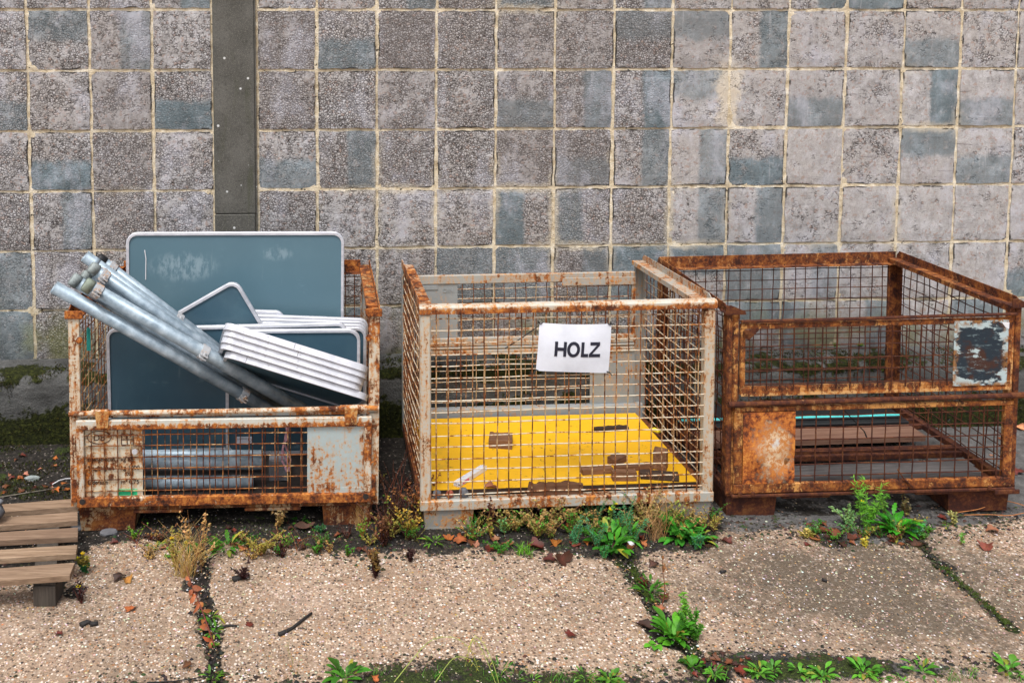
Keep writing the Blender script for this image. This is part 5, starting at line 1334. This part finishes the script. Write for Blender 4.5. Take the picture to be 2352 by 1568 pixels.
sprig(1480, 1215, .15, 'cream flecked bushy weed below the right half of the middle cage', 9, 26, (.34, .28, .08), (.26, .12, .05), spread=.65, tips=(.46, .34, .13))
sprig(1540, 1205, .10, 'small leaved weed behind the right rosette', 6, 22, (.28, .34, .06), (.2, .1, .04), spread=.7)
grass(1505, 1240, .26, 'tall tangled straw grass before the right end of the middle cage', 46, (.46, .29, .13), .75, arch=.3, w=.0008)
grass(1560, 1160, .11, 'thin dry blades at the right post of the middle cage', 14, (.50, .28, .10), .3)
rosette(1565, 1232, .115, 'large rosette of rounded green leaves at the right foot of the middle cage', 30, (.06, .33, .02), 0, w=.20, up=.7)
rosette(1602, 1240, .085, 'second rosette of spoon shaped leaves right of the large one', 18, (.08, .36, .03), 0, w=.22, up=.6)
sprig(1388, 1285, .07, 'dark green creeping sprig hanging onto the slab', 3, 40, (.05, .25, .06), spread=.4, lw=.002, ll=.012)
sprig(1519, 1395, .26, 'tall reddish stalk rising from the middle slab joint', 1, 8, (.40, .20, .07), (.20, .06, .03), spread=.05, ll=.03, lw=.005)
sprig(1571, 1448, .235, 'tall green stalk with narrow leaves from the middle slab joint', 2, 46, (.18, .44, .04), (.12, .25, .05), spread=.08, ll=.02, lw=.004)
rosette(1492, 1362, .085, 'green toothed leaves in the upper middle slab joint', 14, G2, 1)
rosette(1548, 1470, .105, 'large bright green weed in the lower middle slab joint', 28, (.10, .40, .02), 0, w=.2, up=1.0)
rosette(1508, 1480, .05, 'single broad round leaves at the left of the large joint weed', 4, (.12, .42, .02), 0, w=.42, up=.2)
sprig(1595, 1470, .10, 'feathery green weed right of the large joint weed', 6, 40, G2, (.1, .2, .04), spread=.5, ll=.016, lw=.003)
rosette(1588, 1530, .05, 'clover like leaves in the joint near the bottom edge', 10, G2, 0, w=.3)
sprig(1480, 1345, .03, 'dark red seedling at the top of the middle joint', 3, 10, RED, spread=.7)
# --- bottom edge
def arching(x, y, pts, label, col=(.34, .40, .09), r=.0016):
    p = onz(x, y); root = mkroot('arching_stem', p, label, 'weed', 'arching stems at the bottom edge'); b, bl = MB(), MB(); q = random.Random(int(x)); P = [Vector((0, 0, 0))]+[onz(a, c_, z)-p for a, c_, z in pts]
    S_ = []
    for i in range(len(P)-1):
        p0, p1_, p2_, p3 = P[max(0, i-1)], P[i], P[i+1], P[min(len(P)-1, i+2)]
        for k in range(5):
            t = k/5; S_.append(.5*((2*p1_)+(p2_-p0)*t+(2*p0-5*p1_+4*p2_-p3)*t*t+(3*p1_-p0-3*p2_+p3)*t**3))
    S_.append(P[-1]); b.col = col; b.tube(S_, 0, 5, False, rs=[r*.72*(1.2-.8*i/len(S_)) for i in range(len(S_))]); b.build('stem', MT['stem'], root)
    for s in S_[6:]:
        bl.col = vary(q, (.55, .50, .08)); leaf(bl, s, (q.uniform(-1, 1), q.uniform(-.5, .5), q.uniform(-1, .3)), .012, .0016, n=2)
    bl.build('foliage', MT['plant'], root)
arching(905, 1566, [(950, 1510, .05), (990, 1470, .10), (1040, 1463, .12), (1080, 1490, .08), (1098, 1535, .03)], 'pale arching grass stem, left one at the bottom edge')
arching(1140, 1572, [(1120, 1520, .06), (1100, 1478, .11), (1085, 1472, .12), (1075, 1500, .09)], 'pale arching stem bending left at the bottom edge')
arching(1150, 1585, [(1135, 1530, .07), (1112, 1480, .12), (1092, 1462, .14), (1080, 1480, .12), (1068, 1530, .05)], 'tallest pale arching stem at the bottom edge')
arching(1000, 1566, [(1040, 1512, .06), (1075, 1512, .07), (1100, 1540, .04)], 'low pale stem curving right at the bottom edge')
bt = [(500, 1568, .05, 'left'), (1000, 1567, .04, 'a')]
rosette(1150, 1553, .055, 'grass like green leaves at the bottom edge below the middle cage', 12, G2, 0, w=.07, up=1.0)
rosette(1222, 1566, .05, 'low green weed at the bottom edge right of the arching stems', 10, (.16, .38, .03), 0, w=.1)
rosette(1400, 1562, .05, 'clover like weed at the bottom edge left of the joint', 14, (.12, .36, .03), 0, w=.25)
rosette(1345, 1560, .045, 'small weed left of the clover at the bottom edge', 8, (.14, .38, .03), 0, w=.12)
for x, y, s, n, w_, lab in ((1640, 1552, .06, 18, .16, 'leafy green weed at the bottom edge just right of the joint'), (1745, 1550, .06, 14, .22, 'second broad leaved weed from the joint along the bottom edge'), (1772, 1540, .055, 8, .30, 'light green upright leaves third from the joint at the bottom'),
                            (1838, 1545, .055, 8, .30, 'round leaved weed fourth from the joint at the bottom'), (1890, 1556, .065, 12, .26, 'spoon leaved weed fifth from the joint at the bottom'), (1985, 1548, .075, 14, .24, 'leafy weed sixth from the joint at the bottom'),
                            (2015, 1558, .05, 8, .26, 'drooping small leaves right beside the sixth bottom weed'), (2120, 1545, .082, 9, .19, 'largest long leaved weed along the bottom right edge'), (2075, 1566, .05, 7, .12, 'faint thin weed left of the long leaved one'),
                            (2238, 1542, .03, 8, .10, 'feathery tiny weed near the bottom right corner'), (2315, 1540, .075, 9, .28, 'upright broad leaves at the bottom right corner')):
    rosette(x, y, s*.82, lab, n, (.13, .42, .03), 0, w=w_*.9, up=.6)
# --- in front of the right cage
rosette(2058, 1225, .125, 'lush bright green dandelion rosette before the right cage', 26, (.06, .38, .015), 1, w=.2, up=.8)
sprig(1990, 1215, .19, 'tall feathery green weed reaching up to the right cage', 6, 50, (.16, .44, .03), (.12, .26, .04), spread=.35, ll=.028, lw=.002, flower=1)
sprig(1945, 1205, .075, 'grey green crumbly leaved weed left of the feathery one', 6, 26, (.22, .40, .14), spread=.7)
sprig(2030, 1180, .10, 'thin green sprig under the lower gate of the right cage', 3, 22, (.14, .32, .05), spread=.3)
sprig(2080, 1185, .09, 'brownish faded sprig under the right cage', 3, 20, (.16, .14, .05), (.16, .07, .03), spread=.4)
sprig(2105, 1235, .06, 'blue green weed right of the dandelion rosette', 4, 20, (.08, .34, .10), spread=.5)
sprig(2190, 1205, .075, 'pale yellow flower head before the right foot of the right cage', 3, 18, (.48, .48, .16), (.20, .16, .05), spread=.4)
rosette(2172, 1208, .03, 'tiny green seedling row before the right cage foot', 7, G3, 0)
sprig(2206, 1250, .05, 'slender bright green seedling on the pale slab at right', 2, 14, (.2, .46, .08), spread=.2)
sprig(1985, 1255, .04, 'yellowish stunted weed on the slab before the dandelion', 3, 14, (.55, .46, .05), spread=.5)
sprig(1850, 1235, .04, 'low ochre weed at the left of the litter heap', 4, 16, (.50, .42, .10), spread=.8)
rosette(2440//1-340, 1228, .045, 'small leaf cluster between dandelion and slab crack', 6, G2, 0)
# small plants on the wall foot, seen through the right cage
for x, y, lab in ((1913, 775, 'small green tuft growing in the wall joint behind the right cage'), (1968, 790, 'second green tuft on the plinth behind the right cage')):
    pw = onwall(x, y); M = WM @ Matrix.Translation((pw.x, -.02, .372)); b = MB(); q = random.Random(int(x))
    for i in range(16): b.col = vary(q, (.18, .36, .04)); leaf(b, (0, 0, 0), (q.uniform(-1, 1), q.uniform(-1, .1), q.uniform(.2, 1)), .03, .004, n=3)
    o = b.build('wall_weed', MT['plant'], world=M); tag(o, lab, 'weed')
# orange runner
def runner(pts, label):
    b = MB(); P = [onz(x, y, z) for x, y, z in pts]; S_ = []
    for i in range(len(P)-1):
        p0, p1_, p2_, p3 = P[max(0, i-1)], P[i], P[i+1], P[min(len(P)-1, i+2)]
        for k in range(6):
            t = k/6; S_.append(.5*((2*p1_)+(p2_-p0)*t+(2*p0-5*p1_+4*p2_-p3)*t*t+(3*p1_-p0-3*p2_+p3)*t**3))
    b.col = (.42, .16, .05); b.tube(S_+[P[-1]], .0018, 5); o = b.build('runner_stem', MT['stem']); tag(o, label, 'plant runner')
runner([(2200, 1176, .01), (2250, 1168, .02), (2300, 1150, .04), (2352, 1160, .03), (2400, 1180, .01)], 'thin orange runner arching right of the right cage foot')
runner([(2215, 1182, .01), (2270, 1181, .01), (2320, 1183, .012), (2360, 1176, .02), (2420, 1170, .02)], 'thin orange runner lying flat below the arching one')

def dead_leaf(x, y, s, col, label, group=None, seed=0, z=.003, lobes=5, rot=None, plane=None):
    """fallen leaf: lobed outline, curled and creased"""
    q = random.Random(seed or int(x*11+y*3)); b = MB(); n = 22; R0 = []
    for i in range(n):
        a = 2*math.pi*i/n; r = s*(.62+.38*abs(math.cos(a*lobes/2+.2)))*q.uniform(.85, 1.1); R0.append((a, r))
    k1, k2, ph = q.uniform(.5, 1.2), q.uniform(-.9, .9), q.uniform(0, 6)
    def hgt(px, py): rr = (px*px+py*py)/(s*s); return s*(.32*rr*k1*math.cos(2*math.atan2(py, px)+ph)+.28*rr*k2+.10)+abs(py)*.25
    b.col = vary(q, col, .15); c = b.pts([(0, 0, s*.06)])
    b.col = vary(q, col, .3); i1 = b.pts([(r*.5*math.cos(a), r*.5*.75*math.sin(a), hgt(r*.5*math.cos(a), r*.5*math.sin(a))) for a, r in R0])
    b.col = vary(q, tuple(v_*.75 for v_ in col), .3); i2 = b.pts([(r*math.cos(a), r*.75*math.sin(a), hgt(r*math.cos(a), r*math.sin(a))) for a, r in R0])
    mz = min(v_.z for v_ in b.v)
    for v_ in b.v: v_.z -= mz
    for i in range(n): j = (i+1) % n; b.face((c, i1+i, i1+j)); b.face((i1+i, i2+i, i2+j, i1+j))
    b.col = tuple(v_*.6 for v_ in col); b.tube([(0, 0, s*.06-mz), (-s*.7, .02*s, s*.05), (-s*1.35, .15*s, .002)], .0011, 4)
    p = onz(x, y, 0) if plane is None else plane
    M = Matrix.Translation((p.x, p.y, z if plane is None else p.z)) @ Matrix.Rotation(q.uniform(0, 6.28) if rot is None else rot, 4, 'Z') @ Matrix.Rotation(q.uniform(-.2, .2), 4, 'X')
    o = b.build('fallen_leaf', MT['dead'], world=M, smooth=True); tag(o, label, 'leaf', group); return o
OR, BR, RD, PK, DB = (.42, .13, .03), (.17, .06, .025), (.14, .028, .018), (.42, .19, .11), (.06, .025, .018)
big_leaves = [
 (1058, 1243, .048, (.38, .12, .04), 'orange brown curled leaf before the left foot of the middle cage'), (1030, 1238, .030, OR, 'small orange leaf left of the curled one'), (1092, 1252, .028, PK, 'pale pink leaf scrap before the middle cage'),
 (1140, 1240, .026, PK, 'pale folded leaf beneath the slender ochre sprig'), (1128, 1262, .034, RD, 'dark red upright leaf left of the grass blades'), (1165, 1252, .034, (.32, .12, .05), 'tan brown leaf left of the green grass blades'),
 (1232, 1258, .050, RD, 'large glossy dark red leaf right of the green grass blades'), (1276, 1248, .034, (.52, .17, .03), 'bright orange leaf before the middle cage'), (1292, 1287, .062, (.10, .032, .022), 'big crumpled dark brown leaf heap on the slab before the middle cage'),
 (1262, 1288, .038, (.12, .03, .02), 'dark leaf at the left of the crumpled heap'), (1310, 1460, .026, RD, 'lone dark red leaf on the slab below the middle cage'), (1322, 1252, .032, (.20, .05, .035), 'dull red leaf under the blue green sprig'),
 (1450, 1262, .028, (.48, .17, .06), 'orange leaf at the foot of the big green clump'), (1478, 1252, .026, (.42, .15, .05), 'orange brown leaf right of the white wrapper'), (1380, 1255, .024, BR, 'brown leaf between the needle sprigs'),
 (275, 1330, .036, (.06, .035, .03), 'dark shrivelled leaf on the slab near the pallet'), (292, 1335, .032, (.46, .22, .05), 'long yellow brown leaf next to the shrivelled one'), (301, 1400, .028, (.40, .12, .04), 'orange leaf alone on the slab below the pallet corner'),
 (573, 1435, .020, RD, 'small dark red leaf left of the black twig'), (136, 1457, .018, RD, 'tiny red leaf on the slab at lower left'), (375, 1260, .026, (.42, .17, .09), 'pinkish leaf in the straw clump'), (490, 1265, .026, OR, 'orange leaf behind the dandelion'),
 (560, 1263, .032, (.40, .14, .05), 'orange folded leaf right of the dandelion in front of the left cage'), (700, 1215, .058, (.13, .07, .045), 'large grey brown leaf under the left cage'), (262, 1248, .022, RD, 'small red leaf beside the left cage foot'),
 (900, 1212, .035, BR, 'brown leaf in the gap between left and middle cages'), (1180, 1195, .05, (.20, .09, .03), 'tan leaf in the shade under the middle cage'), (1100, 1225, .032, (.30, .13, .05), 'brown leaf against the left foot of the middle cage'),
 (1668, 1245, .034, (.13, .04, .028), 'dark brown leaf on the grey concrete left of the right cage'), (1890, 1218, .050, BR, 'large brown leaf in the litter before the right cage'), (1925, 1232, .045, (.20, .075, .04), 'crumpled brown leaf in the middle of the litter before the right cage'),
 (1870, 1240, .030, (.32, .12, .05), 'tan leaf at the front of the litter before the right cage'), (1960, 1238, .038, (.14, .045, .03), 'dark leaf half hidden by the feathery weed'), (2110, 1252, .040, (.12, .045, .03), 'dark curled leaf below the dandelion rosette'),
 (2280, 1222, .036, (.40, .15, .08), 'pointed orange brown leaf on the slab at far right'), (2265, 1258, .048, (.30, .09, .055), 'large curled reddish leaf on the slab at far right'), (2165, 1190, .028, RD, 'dark red leaf before the right cage foot'),
 (1500, 1300, .030, (.10, .05, .04), 'dark leaf beside the upper middle joint'), (1515, 1400, .026, (.40, .15, .06), 'orange leaf in the middle slab joint'), (1480, 1440, .040, DB, 'dark rotting leaf left of the joint weed'), (1525, 1375, .032, (.20, .08, .04), 'brown leaf on the joint below the toothed weed'),
 (430, 1530, .022, BR, 'brown bit of leaf at the bottom left'), (860, 1562, .022, (.42, .14, .05), 'small orange leaf at the bottom edge'), (1700, 1545, .030, RD, 'dark red leaf among the bottom right weeds'), (1715, 1567, .022, PK, 'pink leaf at the bottom edge right of the joint'),
 (2335, 1085, .050, (.16, .04, .03), 'dark red leaf on the concrete beyond the right cage'), (2340, 985, .045, (.62, .30, .13), 'pale orange leaf against the plinth at far right'), (2230, 1085, .03, (.50, .22, .08), 'small orange leaf seen through the lower gate at right'),
]
for x, y, s, c_, lab in big_leaves: dead_leaf(x, y, s*.82, c_, lab, 'fallen leaves')
pw = loc('M', 1128, 1120, 2, .157); dead_leaf(0, 0, .032, (.36, .15, .07), 'curled tan leaf at the front edge of the yellow board', 'fallen leaves', 3, plane=MM @ Vector((pw.x, .034, .157)))
q = random.Random(77)
def litter(n, reg, label, sz=(.008, .02), cols=(OR, BR, RD, PK, DB)):
    base = []
    for i in range(n):
        x0, y0, x1, y1 = reg; x = q.uniform(x0, x1); y = q.uniform(y0, y1)
        dead_leaf(x, y, q.uniform(*sz), q.choice(cols), label, 'leaf litter', 1000+i, z=.002)
litter(22, (5, 1040, 158, 1135), 'small fallen leaf on the dark soil behind the pallet', (.010, .022))
litter(34, (1060, 1195, 1640, 1262), 'small fallen leaf in the litter before the middle cage', (.012, .026), (OR, BR, RD, DB, BR, DB))
litter(34, (230, 1200, 860, 1270), 'small fallen leaf in the litter before the left cage', (.010, .022), (BR, RD, DB, DB))
litter(26, (1845, 1205, 2110, 1255), 'small fallen leaf in the litter before the right cage', (.010, .022), (BR, RD, DB, BR))
litter(16, (1590, 1500, 1720, 1562), 'small fallen leaf around the bottom joint weeds', (.010, .02), (RD, DB, BR))
litter(10, (2150, 985, 2330, 1090), 'small fallen leaf behind the lower gate of the right cage', (.012, .024), (OR, PK, BR))
# twigs and bits
def twig(pts, r, label, col=(.022, .020, .020), name='twig', cat='twig', z=.006):
    b = MB(); P = [onz(x, y, z) for x, y in pts]; b.col = col; n = len(P); qq = random.Random(int(pts[0][0])); P = [p+Vector((0, 0, qq.uniform(-.001, .002))) for p in P]
    b.tube(P, 0, 7, rs=[r*(1.15-.5*i/(n-1))*qq.uniform(.85, 1.15) for i in range(n)]); o = b.build(name, MT['stem'], smooth=True); tag(o, label, cat); return o
twig([(641, 1456), (655, 1449), (672, 1440), (684, 1432), (700, 1419), (716, 1407)], .0062, 'thick black twig lying alone on the slab below the left cage')
twig([(502, 1442), (515, 1437), (530, 1435), (545, 1437)], .0042, 'short dark twig right of the left slab joint')
twig([(338, 1566), (400, 1563), (440, 1558), (510, 1549)], .002, 'long thin twig along the bottom left edge')
twig([(0, 1142), (60, 1132), (110, 1124), (165, 1108)], .0025, 'thin pale twig behind the wooden pallet', (.16, .14, .11))
twig([(1655, 1313), (1668, 1310)], .006, 'tiny black stick on the left part of the right slab')
twig([(186, 1435), (200, 1427), (207, 1429)], .010, 'black clod on the slab left of the joint', cat='clod', name='soil_clod')
twig([(208, 1432), (225, 1431)], .009, 'flat black clod right of the rounder one', cat='clod', name='soil_clod')
twig([(535, 1330), (560, 1322), (570, 1318)], .010, 'dark clod of moss on the slab under the left cage', cat='clod', name='soil_clod')
twig([(1888, 1330), (1900, 1334)], .006, 'dark flat chip on the stained slab', cat='chip', name='stone_chip')
b = MB(); p = onz(1448, 1250); b.box((-.012, -.012, 0), (.012, .018, .008), .004); b.box((-.008, .018, .001), (.010, .034, .006), .002); o = b.build('wrapper', MT['white'], world=Matrix.Translation(p+Vector((0, 0, .006))) @ Matrix.Rotation(.5, 4, 'Z') @ Matrix.Rotation(.5, 4, 'X')); tag(o, 'crumpled white wrapper at the foot of the big green clump', 'litter')
b = MB(); P = [onz(120, 1112, .01), onz(135, 1103, .015), onz(150, 1099, .01), onz(165, 1098, .006), onz(185, 1094, .004)]; b.tube(P, .0022, 6); o = b.build('string', MT['white']); tag(o, 'white string curling on the soil behind the pallet', 'string')
for x, y, s, m, lab in ((190, 1212, .05, 'greyst', 'flat grey stone between pallet and left cage foot'), (250, 1225, .04, 'greyst', 'flat grey slate piece under the left cage foot'), (75, 1100, .035, 'cloud', 'pale grey stone on the soil behind the pallet'), (427, 1198, .014, 'cloud', 'small white stone under the left cage')):
    b = MB(); qq = random.Random(int(x)); n = 9; rg = []
    for zz, rr in ((0, 1), (.22, 1.02), (.34, .8)): rg.append(b.pts([(s*rr*math.cos(t)*qq.uniform(.8, 1.1), s*.6*rr*math.sin(t)*qq.uniform(.8, 1.1), s*zz) for t in [i*6.283/n for i in range(n)]]))
    for a_, c_ in zip(rg, rg[1:]):
        for k in range(n): b.face((a_+k, a_+(k+1) % n, c_+(k+1) % n, c_+k))
    b.face([rg[-1]+k for k in range(n)]); o = b.build('stone', MT[m], world=Matrix.Translation(onz(x, y))); tag(o, lab, 'stone')
# the tangle of small weeds before the middle cage and between the cages
q = random.Random(303)
for i in range(62):
    x = q.uniform(1070, 1645); y = q.uniform(1195, 1240) - (x-1085)*.012
    c_ = q.choice([OC, (.22, .30, .05), G1, G2, G2, (.36, .26, .08), DRK, (.06, .24, .07), G3, (.10, .34, .03)]); h_ = q.uniform(.03, .11)
    sprig(x, y, h_, 'small sprig in the tangle of weeds before the middle cage', 4, 16, c_, (.14, .07, .03), spread=q.uniform(.5, 1.3), lw=.0035, ll=.011, seed=400+i, group='tangled weeds before the middle cage', tips=q.choice([None, None, OC, (.45, .30, .10)]))
for i in range(16):
    x = q.uniform(868, 965); y = q.uniform(1110, 1262)
    c_ = q.choice([OC, DRK, DRK, DRK, (.12, .20, .03), BRN, G1]); h_ = q.uniform(.06, .16)
    sprig(x, y, h_, 'small sprig in the weeds between the left and middle cages', 5, 16, c_, (.10, .035, .02), spread=q.uniform(.3, .9), lw=.0035, ll=.011, seed=500+i, group='tangled weeds between the left and middle cages', tips=q.choice([None, OC, DRK]))
for i in range(30):
    x = q.uniform(300, 860); y = q.uniform(1235, 1290)
    c_ = q.choice([OC, DRK, BRN, G1, G2, G3, (.40, .26, .08)]); h_ = q.uniform(.02, .07)
    sprig(x, y, h_, 'small sprig in the dark weeds before the left cage', 4, 12, c_, (.10, .035, .02), spread=q.uniform(.6, 1.4), lw=.0035, ll=.010, seed=600+i, group='tangled weeds before the left cage')
for i in range(18):
    x = q.uniform(1845, 2140); y = q.uniform(1200, 1245)
    c_ = q.choice([OC, BRN, G1, G2, (.12, .3, .09)]); h_ = q.uniform(.025, .06)
    sprig(x, y, h_, 'small sprig in the litter and weeds before the right cage', 4, 12, c_, (.10, .035, .02), spread=q.uniform(.6, 1.4), lw=.0035, ll=.010, seed=700+i, group='tangled weeds before the right cage')

# straggly taller stems and small grasses
grass(448, 1318, .26, 'tall thin reddish stems rising out of the straw clump', 9, (.42, .18, .06), .5, w=.0012)
grass(300, 1262, .12, 'few dark reddish stems left of the straw clump', 8, (.26, .07, .03), .8, w=.0011)
grass(690, 1262, .10, 'sprawling reddish stems on the dark soil before the left cage', 9, (.34, .13, .05), 1.2, w=.0011)
grass(915, 1200, .34, 'tall thin reddish stems standing in the gap between left and middle cages', 14, (.28, .08, .04), .45, w=.0012)
grass(948, 1238, .20, 'yellowish thin stems at the left foot of the middle cage', 12, (.36, .33, .07), .6, w=.0011)
grass(1250, 1228, .14, 'thin crossing brown stems before the middle cage', 10, (.34, .18, .06), 1.0, w=.0011)
grass(1515, 1236, .30, 'tall loose pale brown stalks before the right end of the middle cage', 16, (.50, .28, .12), .5, w=.0011)
q = random.Random(808)
for i in range(16):
    x = q.choice([q.uniform(760, 1420), q.uniform(1600, 2340)]); y = q.uniform(1545, 1566)
    grass(x, y, q.uniform(.02, .045), 'small green grass tuft in the mossy joint along the bottom edge', 14, (.10, .30, .03), 1.0, seed=900+i, w=.0011)
